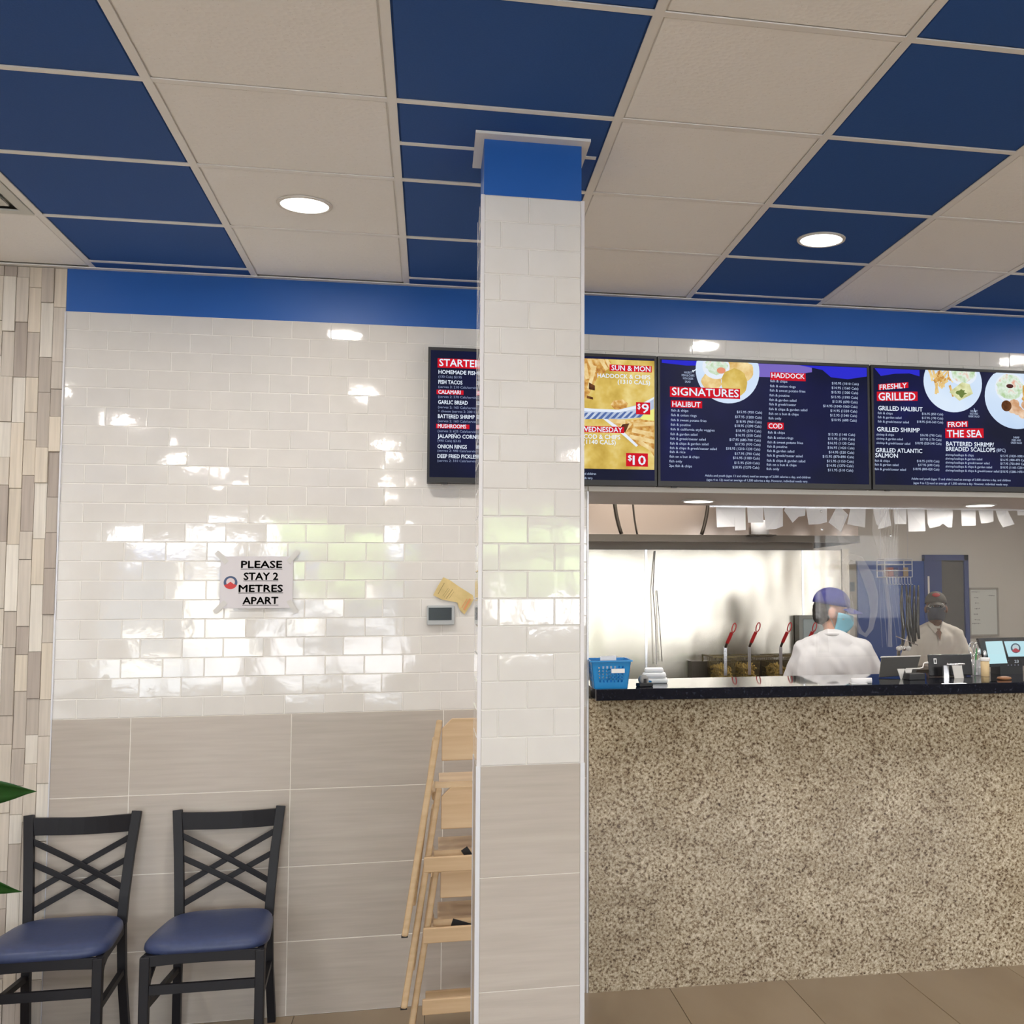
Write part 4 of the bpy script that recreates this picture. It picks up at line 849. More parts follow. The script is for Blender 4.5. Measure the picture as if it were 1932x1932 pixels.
MB().box((2.2, .14, .02), (X1, .40, 1.2224)).build('cabinet', mat('dark_cabinet', (.05, .045, .04), .5), t)

# clear hanging screen above the counter, its reflections drawn on as pale film shapes
PLEX = bpy.data.materials.new('clear_acrylic'); PLEX.use_nodes = True; nt = PLEX.node_tree; nt.nodes.remove(nt.nodes['Principled BSDF'])
def film(m, dif, a_, gl, rough=.02):
    nt = m.node_tree; tr = nt.nodes.new('ShaderNodeBsdfTransparent'); df = nt.nodes.new('ShaderNodeBsdfDiffuse'); df.inputs[0].default_value = (*dif, 1)
    gs = nt.nodes.new('ShaderNodeBsdfGlossy'); gs.inputs['Roughness'].default_value = rough; gs.inputs[0].default_value = (1, 1, 1, 1)
    m1 = nt.nodes.new('ShaderNodeMixShader'); m1.inputs[0].default_value = a_; m2 = nt.nodes.new('ShaderNodeMixShader'); m2.inputs[0].default_value = gl
    nt.links.new(tr.outputs[0], m1.inputs[1]); nt.links.new(df.outputs[0], m1.inputs[2]); nt.links.new(m1.outputs[0], m2.inputs[1]); nt.links.new(gs.outputs[0], m2.inputs[2]); nt.links.new(m2.outputs[0], nt.nodes['Material Output'].inputs[0])
film(PLEX, (.75, .74, .72), .030, .0045)
REFLECT = bpy.data.materials.new('reflection_film'); REFLECT.use_nodes = True; REFLECT.node_tree.nodes.remove(REFLECT.node_tree.nodes['Principled BSDF']); film(REFLECT, (.66, .64, .62), .20, .0, .3)
t = thing('clear_screen', 'clear acrylic sheet hanging over the right part of the counter', 'screen', (0, 0, 0))
MB().box((3.133, .028, 1.379), (6.2, .033, 2.1115)).build('sheet', PLEX, t)
def ring_pts(c, r0, r1, w0, w1, a0, a1, n=30, rot=0):
    out = []
    for i in range(n+1):
        f_ = i/n; a = R(a0+(a1-a0)*f_); w_ = w0+(w1-w0)*math.sin(math.pi*f_)
        out.append((c[0]+r0*math.cos(a), c[1]+r1*math.sin(a), w_))
    return out
def ribbon(name, pts, par, m, y):
    vs_, fs = [], []
    for i, (x, z, w_) in enumerate(pts):
        x2, z2, _ = pts[min(i+1, len(pts)-1)]; x1, z1, _ = pts[max(i-1, 0)]; dx, dz = x2-x1, z2-z1; l_ = math.hypot(dx, dz) or 1
        vs_ += [(x-dz/l_*w_/2, y, z+dx/l_*w_/2), (x+dz/l_*w_/2, y, z-dx/l_*w_/2)]
    for i in range(len(pts)-1): fs.append((2*i, 2*i+1, 2*i+3, 2*i+2))
    me = bpy.data.meshes.new(name); me.from_pydata(vs_, [], fs); me.materials.append(m); o = bpy.data.objects.new(name, me); COL.objects.link(o); o.parent = par; return o
ribbon('pale_reflection', [(x, z, w_) for x, z, w_ in ((3.275, 1.80, .03), (3.30, 1.835, .03), (3.345, 1.82, .04), (3.385, 1.74, .055), (3.41, 1.66, .05), (3.412, 1.58, .035), (3.395, 1.505, .024), (3.37, 1.475, .02), (3.345, 1.49, .02), (3.31, 1.56, .024), (3.28, 1.64, .022), (3.262, 1.74, .022), (3.275, 1.80, .03))], t, REFLECT, .0278)
ribbon('pale_reflection', [(3.20, 1.74, .03), (3.222, 1.80, .035), (3.255, 1.80, .045), (3.28, 1.74, .035), (3.29, 1.66, .03), (3.31, 1.58, .02)], t, REFLECT, .0277)
ribbon('pale_reflection', [(3.43, 2.05, .03), (3.43, 1.95, .04), (3.46, 1.85, .04), (3.475, 1.70, .022), (3.49, 1.55, .02), (3.487, 1.42, .02)], t, REFLECT, .0276)
ribbon('pale_reflection', [(3.252, 2.02, .05), (3.25, 1.93, .02), (3.265, 1.90, .035), (3.30, 1.895, .02)], t, REFLECT, .0275)
ribbon('pale_reflection', [(3.15, 1.68, .015), (3.165, 1.60, .035), (3.17, 1.40, .045)], t, REFLECT, .0274)
for k_ in range(7):
    x = 3.43+k_*.014; ribbon('reflection_streak', [(x+.03, 2.06, .004), (x+.01, 1.85, .002), (x+.012+.006*k_, 1.6, .003), (x+.02+.01*k_, 1.42, .002)], t, REFLECT, .0273)
for (x, z) in ((3.165, 2.04), (3.168, 1.955), (3.50, 1.93)): MB().lathe([(.006, 0), (.005, -.004), (.001, -.005)], 12, (x, .0275, z), 'y').build('hook_dot', CHROME, t)

# ================================================================== THINGS ON THE COUNTER
ZT = 1.270
# blue basket, holes punched as real openings
t = thing('blue_basket', 'bright blue plastic basket with square holes at the left end of the counter', 'basket', (2.183, -.005, ZT+.0005), R(-3))
def holed_wall(p0, p1, zb, zt, splay, cols_, rows_, th=.003):
    # wall between two base corners, grid of holes; returns MB
    m_ = MB(); p0 = Vector(p0); p1 = Vector(p1); d = p1-p0; ln = d.length; d.normalize(); nrm = Vector((d.y, -d.x, 0))
    def P(u, v_, k): z = zb+(zt-zb)*v_; return p0 + d*(u*ln) + nrm*(splay*v_ + k) + Vector((0, 0, z)) + d*((u-.5)*2*splay*v_)
    def bx(u0, u1, v0, v1):
        q = [P(u0, v0, 0), P(u1, v0, 0), P(u1, v1, 0), P(u0, v1, 0), P(u0, v0, -th), P(u1, v0, -th), P(u1, v1, -th), P(u0, v1, -th)]
        m_.add(q, [(0, 1, 2, 3), (7, 6, 5, 4), (0, 4, 5, 1), (1, 5, 6, 2), (2, 6, 7, 3), (3, 7, 4, 0)])
    U0, U1, V0, V1 = .14, .86, .22, .80
    bx(0, 1, 0, V0); bx(0, 1, V1, 1); bx(0, U0, V0, V1); bx(U1, 1, V0, V1)
    cw = (U1-U0)/cols_; rh = (V1-V0)/rows_
    for i in range(cols_+1):
        u = U0+i*cw; a_ = max(u-cw*.27, U0); b_ = min(u+cw*.27, U1); bx(a_, b_, V0, V1)
    for j in range(1, rows_): 
        v_ = V0+j*rh; bx(U0, U1, v_-rh*.22, v_+rh*.22)
    return m_
W2, D2, H2 = .070, .100, .118; S2 = .014
c4 = [(-W2, -D2, 0), (W2, -D2, 0), (W2, D2, 0), (-W2, D2, 0)]
for a, b, cc in ((0, 1, 7), (1, 2, 9), (2, 3, 7), (3, 0, 9)): holed_wall(c4[a], c4[b], 0, H2, S2, cc, 5).build('side_wall', CHARB, t)
MB().box((-W2, -D2, 0), (W2, D2, .004)).build('base', CHARB, t)
mb = MB(); o_ = S2+.006; i_ = S2-.002
for (a, b) in (((-W2-o_, -D2-o_), (W2+o_, -D2-i_)), ((-W2-o_, D2+i_), (W2+o_, D2+o_)), ((-W2-o_, -D2-i_), (-W2-i_, D2+i_)), ((W2+i_, -D2-i_), (W2+o_, D2+i_))): mb.box((a[0], a[1], H2-.006), (b[0], b[1], H2))
mb.build('rim', CHARB, t)
t = tag(MB().box((-.034, -.0008, -.0), (.034, .0008, .055), Matrix.Rotation(R(8), 4, 'X')).build('white_slip', PAPER, loc=(2.170, -.085, ZT+.082), rot=(0, R(-2), 0)), 'white paper slip standing up in the blue basket', 'paper')
mb = MB().box((-.028, -.004, -.009), (.028, .0, .009)); t = tag(mb.build('white_tag', PAPER, loc=(2.205, -.122, ZT+.075)), 'small white tag hanging on the front of the blue basket', 'tag')
t = thing('bread_box', 'white foam lunch box lying open beside the blue basket', 'box', (2.418, .17, ZT), R(-10))
FOAM = mat('white_foam', (.74, .74, .75), .6)
MB().box((-.058, -.05, 0), (.058, .05, .022)).build('tray', FOAM, t, bevel=.008); MB().box((-.055, -.045, .022), (.052, .05, .047)).build('lid', FOAM, t, bevel=.012)
MB().box((-.045, -.03, .047), (.040, .045, .066)).build('folded_flap', FOAM, t, bevel=.008)
t = thing('tape_dispenser', 'small black desk tape holder between blue basket and white foam box', 'dispenser', (2.335, -.03, ZT), R(20))
MB().box((-.034, -.018, 0), (.034, .018, .016)).build('base', MATBLK, t, bevel=.004); MB().lathe([(.004, -.010), (.020, -.010), (.020, .010), (.004, .010)], 20, (-.006, 0, .030), 'y').build('roll', mat('grey_roll', (.30, .29, .28), .3), t, True); MB().box((-.010, -.014, .012), (.002, .014, .034)).build('holder', MATBLK, t); MB().box((.028, -.012, .016), (.033, .012, .024)).build('cutter', CHROME, t)
# tablet one: leaning, dark back, pale stand
t = thing('tablet', 'dark tablet with a white top edge leaning on a stand, left of the black tablet', 'tablet', (3.595, .155, ZT))
M1 = Matrix.Rotation(R(-18), 4, 'X')
mb = MB(); pts = [(-.112, .004), (.070, .012), (.110, .100), (-.085, .098)]; mb.poly(pts, -.004, .004); mb.build('body', mat('tablet_back', (.045, .044, .042), .3), t, rot=(R(-20), 0, 0))
mb = MB(); mb.bar((-.088, 0, .101), (.112, 0, .103), .012, .005); mb.build('top_edge', WHITE, t, rot=(R(-20), 0, 0))
MB().poly([(-.046, .0), (-.040, .0), (-.026, .048), (-.062, .048)], -.10, -.094).build('stand_leg', WHITE, t); MB().poly([(-.010, .0), (-.004, .0), (.012, .046), (-.026, .046)], -.10, -.094).build('stand_leg', WHITE, t)
MB().tube([(-.020, -.098, .047), (.050, -.098, .048), (.068, -.09, .052), (.080, -.07, .066), (.095, -.05, .070), (.115, -.04, .070)], [.003]*5+[.005], 8).build('stand_arm', WHITE, t, True)
tag(MB().box((-.04, -.03, 0), (.04, .03, .030)).build('black_box', MATBLK, loc=(3.600, .02, ZT), rot=(0, 0, R(4)), bevel=.003), 'low matt black box under the leaning tablet', 'box')
# roll of paper lying
t = thing('paper_roll', 'white paper roll on the counter in front of the blue-capped man', 'paper roll', (3.285, -.13, ZT+.0125))
MB().lathe([(.0125, -.045), (.0125, .045)], 16, axis='y').build('roll', PAPER, t, True, rot=(0, 0, R(80))); MB().box((-.05, -.03, -.012), (.02, .03, -.010)).build('loose_end', PAPER, t, rot=(0, 0, R(-8)))
# black tablet with stand
t = thing('tablet', 'black tablet seen from behind with a barcode sticker and white stand', 'tablet', (3.845, .16, ZT))
MB().box((-.110, -.008, .004), (.112, .0, .105)).build('body', BLKGLOSS, t, rot=(R(-8), 0, 0), bevel=.003)
MB().box((-.083, -.0088, .060), (-.068, -.0078, .086)).build('sticker', PAPER, t, rot=(R(-8), 0, 0)); MB().box((-.079, -.0093, .066), (-.072, -.0086, .081)).build('barcode', INK, t, rot=(R(-8), 0, 0))
mb = MB(); mb.poly([(-.026, 0), (.020, 0), (.010, .058), (-.038, .058)], -.100, -.096); mb.build('stand_foot', WHITE, t); MB().tube([(-.056, -.085, .062), (.032, -.085, .062)], .0055, 10).build('stand_bar', CHROME, t, True)
MB().box((-.066, -.07, 0), (-.040, -.055, .058)).build('stand_side', CHROME, t); MB().box((.014, -.07, 0), (.026, -.055, .058)).build('stand_side', CHROME, t)
# cutlery pot
t = thing('utensil_pot', 'clear plastic pot of spoons and a green straw beside the black tablet', 'pot', (4.005, .20, ZT))
CLR = bpy.data.materials.new('clear_pot'); CLR.use_nodes = True; CLR.node_tree.nodes.remove(CLR.node_tree.nodes['Principled BSDF']); film(CLR, (.6, .58, .6), .35, .06, .1)
MB().lathe([(.034, 0), (.040, .075), (.038, .075), (.032, .003)], 24).build('pot', CLR, t, True)
tag(MB().tube([(0, 0, 0), (.008, -.008, .125)], .0035, 8).build('green_straw', mat('green_plastic', (.01, .25, .05), .4), loc=(3.988, .195, ZT+.004)), 'green straw standing in the clear utensil pot', 'straw')
for i, (dx, dy, h_) in enumerate(((.012, .01, .12), (-.014, .012, .10), (.02, -.008, .11))):
    o = thing('plastic_spoon', ['grey spoon standing in the utensil pot, tallest one', 'grey spoon standing in the utensil pot, shortest one', 'grey spoon standing at the right rim of the utensil pot'][i], 'spoon', (4.005+dx*.6, .20+dy*.6, ZT+.004), 0, 'spoons in the utensil pot')
    MB().tube([(0, 0, 0), (dx, dy, h_-.03)], .002, 6).build('handle', CHROME, o, True); MB().ell((dx*1.1, dy*1.1, h_-.012), (.009, .004, .018)).build('bowl', CHROME, o, True)
# wire loops of a rack behind
t = thing('wire_rack', 'bent wire card rack with round loops left of the till display', 'rack', (4.06, .30, ZT))
for k_, (cx_, r_) in enumerate(((-.03, .034), (-.004, .030), (.018, .030))):
    MB().tube([(cx_+r_*.55*math.cos(a), .01*k_, .120+r_*math.sin(a)) for a in [i*math.pi/10 for i in range(21)]], .0022, 6, False).build('loop', CHROME, t, True)
MB().box((-.035, -.02, 0), (.03, .03, .006)).tube([(-.02, 0, .004), (-.02, 0, .09)], .002, 6).tube([(.012, .01, .004), (.012, .01, .09)], .002, 6).build('base', CHROME, t)
# till display
t = thing('till_display', 'black till display with a round emblem and the digits 23', 'till', (4.20, .24, ZT))
MB().poly([(-.165, .175), (.16, .178), (.16, .04), (-.125, .035)], -.012, .012).build('casing', BLKGLOSS, t, rot=(R(-6), 0, 0)); MB().box((-.06, -.01, 0), (.06, .09, .04)).build('foot', MATBLK, t)
LIT = em('till_screen', (.52, .80, .88), .95)
def tp(name, pts, m, y=-.0135): 
    me = bpy.data.meshes.new(name); me.from_pydata([(a, y, b) for a, b in pts], [], [tuple(range(len(pts)))]); me.materials.append(m); o = bpy.data.objects.new(name, me); COL.objects.link(o); o.parent = t; o.rotation_euler = (R(-6), 0, 0)
tp('lit_panel', [(-.030, .158), (.12, .158), (.12, .083), (-.012, .083)], LIT)
tp('emblem_ring', circ(.030, .124, .026, .024), em('emblem_dark', (.05, .09, .13)), -.0138); tp('emblem_centre', circ(.030, .126, .018, .016), em('emblem_pale', (.50, .62, .66)), -.0141); tp('emblem_roof', [(.008, .112), (.022, .122), (.032, .124), (.054, .110), (.042, .104), (.018, .104)], em('emblem_red', (.40, .05, .07)), -.0144)
letter('n23', 'lettering', .018, -.0138, .060, .013, .022, em('digit_pale', (.45, .48, .52)), t); letter('tot', 'lettering', -.026, -.0138, .0655, .0045, .016, em('digit_dim', (.2, .2, .25)), t)
for k_ in range(4): tp('key_light', [(-.02+k_*.018, .040), (-.014+k_*.018, .040), (-.014+k_*.018, .045), (-.02+k_*.018, .045)], em('digit_dim', (.2, .2, .25)))
for o in kids(t):
    if o.name.startswith('lettering'): o.rotation_euler = (R(-6), 0, 0)
tag(MB().poly([(-.052, .053), (.036, .055), (.058, -.052), (-.036, -.054)], -.0008, .0008).build('lit_sheet', em('lit_sheet', (.56, .84, .90), .95), loc=(4.098, .190, ZT+.108), rot=(R(-4), 0, 0)), 'pale blue glowing order tablet in front of the till display', 'tablet')
# cup
t = thing('paper_cup', 'narrow tan paper cup with a white rim at the front edge of the counter', 'cup', (3.838, -.205, ZT+.0005))
MB().lathe([(.0175, 0), (.0195, .098), (.0190, .098), (.017, .004)], 24).build('body', mat('tan_card', (.66, .50, .28), .5), t, True); MB().lathe([(.0195, .092), (.0225, .095), (.0225, .106), (.0195, .108), (.017, .104)], 24).build('rim', PAPER, t, True); MB().lathe([(.0184, .022), (.0188, .022), (.0188, .0245), (.0184, .0245)], 24).build('stripe', mat('dark_print', (.08, .05, .03), .6), t)
tag(MB().lathe([(.02, 0), (.034, .004), (.03, .012), (.012, .016), (.001, .016)], 20).build('brown_lid', mat('copper_brown', (.32, .14, .06), .4), None, True, loc=(3.985, -.10, ZT)), 'small copper brown dish on the counter at the right picture edge', 'dish')

# ================================================================== TICKETS UNDER THE SOFFIT
TK = [(2.834,2.931,2.002,0,'wide plain'),(2.931,2.989,1.987,1,'narrow long'),(2.998,3.083,2.026,0,'short square'),(3.083,3.187,1.992,2,'wide curled'),(3.193,3.311,2.028,3,'torn tilted'),(3.311,3.426,2.02,2,'broad curled'),(3.432,3.539,1.983,4,'strongly tilted'),(3.534,3.638,2.007,5,'slanted plain'),(3.676,3.776,1.999,6,'ragged curled'),(3.788,3.862,2.026,1,'small neat'),(3.869,3.966,1.988,1,'long straight'),(3.979,4.127,2.007,7,'wide torn'),(4.172,4.256,2.021,1,'small printed'),(4.272,4.359,2.034,2,'small faint'),(4.372,4.481,2.014,8,'tilted small'),(4.497,4.572,2.079,1,'short cut off')]
orde = ['first', 'second', 'third', 'fourth', 'fifth', 'sixth', 'seventh', 'eighth', 'ninth', 'tenth', 'eleventh', 'twelfth', 'thirteenth', 'fourteenth', 'fifteenth', 'last']
for i, (a, b, z, kd, ad) in enumerate(TK):
    h_ = 2.112-z; c_ = (a+b)/2; w_ = b-a
    sh = {0: [(0, 0), (1, 0), (1, .96), (.02, 1)], 1: [(.0, 0), (1, 0), (.98, .98), (.03, 1)], 2: [(0, 0), (1, 0), (.98, .85), (.6, .97), (.12, 1)], 3: [(.1, 0), (1, 0), (.95, .55), (.66, .62), (.36, 1), (0, .25)],
          4: [(.42, 0), (.62, .0), (1, .30), (.60, 1), (0, .62)], 5: [(.2, 0), (1, 0), (.9, 1), (0, .84)], 6: [(0, 0), (.88, 0), (1, .82), (.6, .93), (.22, 1), (.28, .86), (.18, .75)], 7: [(0, .0), (.98, 0), (1, .3), (.92, .95), (.78, .96), (.58, .76), (.44, .90), (.08, 1), (0, .8)], 8: [(0, 0), (.62, 0), (1, .82), (.34, 1), (.15, .6)]}[kd]
    y = .678 + (i % 3)*.0016
    pts = [(a+u*w_, 2.112-v_*h_) for u, v_ in sh]; mb = MB(); n_ = len(pts)
    vs_ = [(p, y - .012*random.random()*((2.112-q)/h_), q) for p, q in pts]; mb.add(vs_, [tuple(range(n_))])
    me = mb.mesh('order_ticket'); me.materials.append(PAPER); o = bpy.data.objects.new('order_ticket', me); COL.objects.link(o); s_ = o.modifiers.new('thick', 'SOLIDIFY'); s_.thickness = .0004
    tag(o, '%s white paper ticket, %s from the left of the row under the soffit' % (ad, orde[i]), 'ticket', 'paper tickets hanging under the soffit')
tag(MB().box((2.80, .6705, 2.104), (6.0, .6765, 2.112)).build('ticket_rail', CHROME), 'thin metal ticket rail along the back edge of the soffit', 'rail')

# ================================================================== KITCHEN
t = thing('extractor_hood', 'stainless steel extractor hood above the fryers with a dark bottom edge', 'hood', (0, 0, 0))
mb = MB(); mb.add([(1.65, 2.25, 2.05), (4.20, 2.25, 2.05), (4.20, 2.25, 2.858), (1.65, 2.25, 2.858), (1.65, 3.105, 2.05), (4.20, 3.105, 2.05), (4.20, 3.105, 2.858), (1.65, 3.105, 2.858)], [(0, 1, 2, 3), (1, 5, 6, 2), (5, 4, 7, 6), (4, 0, 3, 7), (3, 2, 6, 7)]).build('canopy', STEELC, t)
MB().box((1.64, 2.235, 2.005), (4.205, 2.262, 2.05)).box((4.18, 2.262, 2.005), (4.205, 3.105, 2.05)).build('bottom_edge', DSTEEL, t)
for i in range(6): MB().box((1.70+i*.42, 2.30, 2.09), (2.09+i*.42, 3.0, 2.105), Matrix.Rotation(0, 4, 'X')).build('grease_filter', CHROME, t)
# arcs: dark reflections in the canopy steel, drawn as strips on its face
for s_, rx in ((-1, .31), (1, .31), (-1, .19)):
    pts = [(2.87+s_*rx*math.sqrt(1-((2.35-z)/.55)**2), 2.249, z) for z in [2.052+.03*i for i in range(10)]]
    MB().tube(pts, .012 if rx > .2 else .006, 8).build('reflection_arc', DSTEEL, t, True)
t = tag(MB().lathe([(.058, 0), (.060, .085), (.050, .095), (.001, .095)], 28).build('white_tub', PAPER, None, True, loc=(3.512, 2.16, 2.0505)), 'white round tub on the edge of the steel hood behind the tickets', 'tub')
t.location.y = 2.215; t.location.z = 2.0505
MB().box((3.42, 2.14, 2.044), (3.60, 2.236, 2.0500)).build('tub_shelf', DSTEEL, bpy.data.objects['extractor_hood'])
# fryer under the baskets
t = thing('deep_fryer', 'dark stainless deep fryer standing against the steel wall', 'fryer', (3.75, 2.78, 0))
MB().box((-.52, -.30, .10), (.48, .195, .96)).build('cabinet', DSTEEL, t, bevel=.006); MB().box((-.52, .20, .10), (.22, .33, 1.20)).build('flue', DSTEEL, t)
for x in (-.45, .43):
    for y in (-.24, .26): MB().tube([(x, y, 0), (x, y, .10)], .022, 10).build('leg', CHROME, t)
MB().bar((-.44, -.10, 1.245), (.32, -.10, 1.245), .01, .01).bar((-.44, -.10, 1.245), (-.44, .22, 1.245), .01, .01).bar((.32, -.10, 1.245), (.32, .22, 1.245), .01, .01).bar((-.44, .22, .98), (-.44, .22, 1.245), .01, .01).bar((.32, .22, .98), (.32, .22, 1.245), .01, .01).build('hanging_rail', mat('dull_brass_steel', (.22, .18, .10), .4, .8), t)
WIRE = mat('fryer_wire', (.20, .16, .08), .4, .7)
def fry_basket(label, x, y, zt=1.243):
    t = thing('fryer_basket', label, 'basket', (x, y, zt-.162), 0, 'red handled fryer baskets')
    w_, w2, dp = .066, .052, .15; mb = MB()
    for k_ in range(9):
        f_ = k_/8; z = .162*f_; ww = w2+(w_-w2)*f_
        if k_ in (0, 2, 4, 6, 8): 
            for a, b in (((-ww, -dp), (ww, -dp)), ((-ww, dp), (ww, dp)), ((-ww, -dp), (-ww, dp)), ((ww, -dp), (ww, dp))): mb.bar((*a, z), (*b, z), .0022 if k_ < 8 else .005, .0022 if k_ < 8 else .006)
    for k_ in range(9):
        f_ = -1+k_/4; mb.bar((f_*w2, -dp, 0), (f_*w_, -dp, .162), .002, .002, (0, 1, 0)); mb.bar((f_*w2, dp, 0), (f_*w_, dp, .162), .002, .002, (0, 1, 0))
    for k_ in range(13): y_ = -dp+k_*dp/6; mb.bar((-w2, y_, 0), (-w_, y_, .162), .002, .002, (1, 0, 0)); mb.bar((w2, y_, 0), (w_, y_, .162), .002, .002, (1, 0, 0)); mb.bar((-w2, y_, 0), (w2, y_, 0), .002, .002)
    mb.build('wire_cage', WIRE, t)
    mb = MB(); rr = random.Random(int(x*1000))
    for k_ in range(120):
        cx_, cy2, cz = rr.uniform(-.038, .038), rr.uniform(-.135, .13), rr.uniform(.012, .098); d = Vector((rr.uniform(-1, 1), rr.uniform(-1, 1), rr.uniform(-.7, .9))).normalized()*.022
        p = Vector((cx_, cy2, cz)); mb.bar(p-d, p+d, .010, .010)
    o = mb.build('fries', FRIES, t); o['kind'] = 'stuff'
    mb = MB(); mb.bar((-.012, -dp-.004, .04), (-.012, -dp-.006, .235), .022, .004, (0, -1, 0)); mb.build('handle_strap', CHROME, t)
    mb = MB(); mb.bar((-.012, -dp-.006, .228), (-.002, -dp-.02, .262), .016, .006, (0, -1, 0)).build('handle_neck', DSTEEL, t)
    mb = MB(); mb.bar((-.003, -dp-.020, .258), (.024, -dp-.045, .330), .022, .010, (0, -1, 0))
    c0 = Vector((.037, -dp-.055, .362)); mb.tube([c0 + Vector((.013*math.cos(a)+.012*math.sin(a)*.6, 0, .034*math.sin(a)*.9)) for a in [i*math.pi/9 for i in range(19)]], .0038, 7, False); mb.build('grip', mat('red_rubber', (.38, .018, .02), .45), t)
    MB().tube([(.0, dp, .15), (.0, dp+.02, .155), (.0, dp+.02, .13)], .003, 6).build('hook', CHROME, t, True)
    return t
fry_basket('leftmost fryer basket of pale fries with a red grip', 3.396, 2.80)
fry_basket('second fryer basket of pale fries with a red grip from the left', 3.565, 2.80, 1.245)
fry_basket('third fryer basket of pale fries, the one left of the framed glass panel', 3.788, 2.80, 1.243)
fry_basket('fryer basket half hidden by the man, its red grip before the framed glass panel', 3.965, 2.79, 1.243)
t = thing('glass_cabinet', 'steel framed cabinet with a pale glass front behind the man in blue cap', 'cabinet', (4.262, 3.0, 0))
GF = mat('dull_steel_frame', (.24, .24, .22), .45, .6)
MB().box((-.235, .0, .90), (.13, .105, 1.514)).build('casing', GF, t); MB().box((-.205, -.004, .95), (.11, .0, 1.488)).build('glass', mat('pale_glass', (.36, .42, .42), .12), t); MB().box((-.235, 0, 0), (.13, .105, .90)).build('stand', DSTEEL, t)
MB().box((-.238, -.012, 1.490), (.13, .0, 1.516)).box((-.238, -.012, .90), (-.212, .0, 1.49)).build('front_frame', GF, t)
# hanging cable and tap of the left sheet
t = thing('hanging_cords', 'two thin pale cords hanging down the steel wall above the foam box', 'cord', (2.99, 3.06, 0))
MB().tube([(0, .04, 1.98), (-.02, .02, 1.70), (-.005, .0, 1.45), (0, 0, 1.18)], .004, 6).build('cord', PAPER, t, True); MB().tube([(.012, .04, 1.70), (.025, .02, 1.50), (.04, 0, 1.2)], .003, 6).build('cord', CHROME, t, True)
t.location.y = 3.06
# prep table below cords
t = thing('prep_table', 'low stainless prep table against the steel wall left of the fryer', 'table', (2.55, 2.75, 0))
MB().box((-.85, -.30, .86), (.66, .34, .90)).build('tabletop', STEEL, t); 
for x in (-.8, .6):
    for y in (-.25, .28): MB().tube([(x, y, 0), (x, y, .86)], .02, 10).build('leg', CHROME, t)
# far right part of the kitchen
t = thing('whiteboard', 'framed whiteboard with faint handwriting on the far beige wall', 'whiteboard', (7.30, 6.575, 1.475))
MB().box((-.165, -.0, -.25), (.165, .015, .25)).build('board', mat('board_white', (.62, .64, .60), .3), t)
mb = MB()
for a, b in (((-.17, .245), (.17, .262)), ((-.17, -.262), (.17, -.245))): mb.box((a[0], -.012, a[1]), (b[0], .018, b[1]))
mb.box((.155, -.012, -.25), (.172, .018, .25)).box((-.172, -.012, -.25), (-.158, .018, .25)).build('frame', mat('board_frame', (.36, .34, .30), .5), t)
mb = MB(); rr = random.Random(5)
for (x, z, n_) in ((-.14, .21, 6), (-.11, .15, 3), (-.10, .09, 3), (-.11, .03, 4), (-.12, -.03, 3), (-.11, -.09, 4), (-.14, -.13, 6), (.05, .17, 5)):
    for k_ in range(n_): xx = x+k_*.017; mb.box((xx, -.0012, z+rr.uniform(-.003, .003)), (xx+.011, -.0004, z+.006+rr.uniform(0, .004)))
o = mb.build('handwriting', mat('marker_ink', (.20, .20, .20), .6), t)
t = thing('electrical_box', 'narrow brown electrical panel on the far wall left of the blue door', 'panel', (5.78, 6.58, 1.75)); MB().box((-.055, -.02, -.24), (.055, .018, .24)).build('casing', mat('brown_panel', (.22, .18, .12), .5), t); MB().box((-.03, -.028, -.05), (.03, -.0201, .05)).build('switch', MATBLK, t)
t = thing('wire_basket', 'white wire basket hanging in front of the blue door', 'basket', (5.02, 3.6, 1.80))
WW = mat('white_wire', (.60, .62, .68), .4); mb = MB()
for x in (-.115, .115):
    for y in (-.08, .08): mb.tube([(x, y, 0), (x, y, .14)], .004, 6)
for z in (0, .05, .10, .14):
    for a, b in (((-.115, -.08), (.115, -.08)), ((-.115, .08), (.115, .08)), ((-.115, -.08), (-.115, .08)), ((.115, -.08), (.115, .08))): mb.tube([(*a, z), (*b, z)], .003, 6)
for k_ in range(1, 8): x = -.115+k_*.0288; mb.tube([(x, -.08, 0), (x, .08, 0)], .0025, 5)
mb.build('cage', WW, t)
for k_ in range(9): MB().tube([(-.10+k_*.025, -.08, 0), (-.10+k_*.025, -.085, -.055), (-.092+k_*.025, -.10, -.06)], .003, 5).build('hook', WW, t, True)
for x in (-.115, .115): MB().tube([(x, 0, .14), (x, 0, 1.055)], .0015, 5).build('chain', WW, t)
for k_, (x, m_) in enumerate(((-.05, mat('red_pack', (.30, .06, .05), .6)), (.03, mat('blue_pack', (.03, .05, .25), .6)), (.075, mat('tan_pack', (.35, .25, .15), .6)))):
    tag(MB().box((-.022, -.05, 0), (.022, .05, .07)).build('small_pack', m_, loc=(5.02+x, 3.6, 1.806), bevel=.003), ['small red pack in the hanging wire basket', 'small dark blue pack in the hanging wire basket', 'small tan pack in the hanging wire basket'][k_], 'pack', 'packs in the wire basket')
DP = noisy('dark_plastic_film', [(.35, (.012, .012, .014)), (.55, (.05, .048, .045)), (.8, (.22, .21, .20))], scale=(9, 9, .7), ns=5, rough=.18)
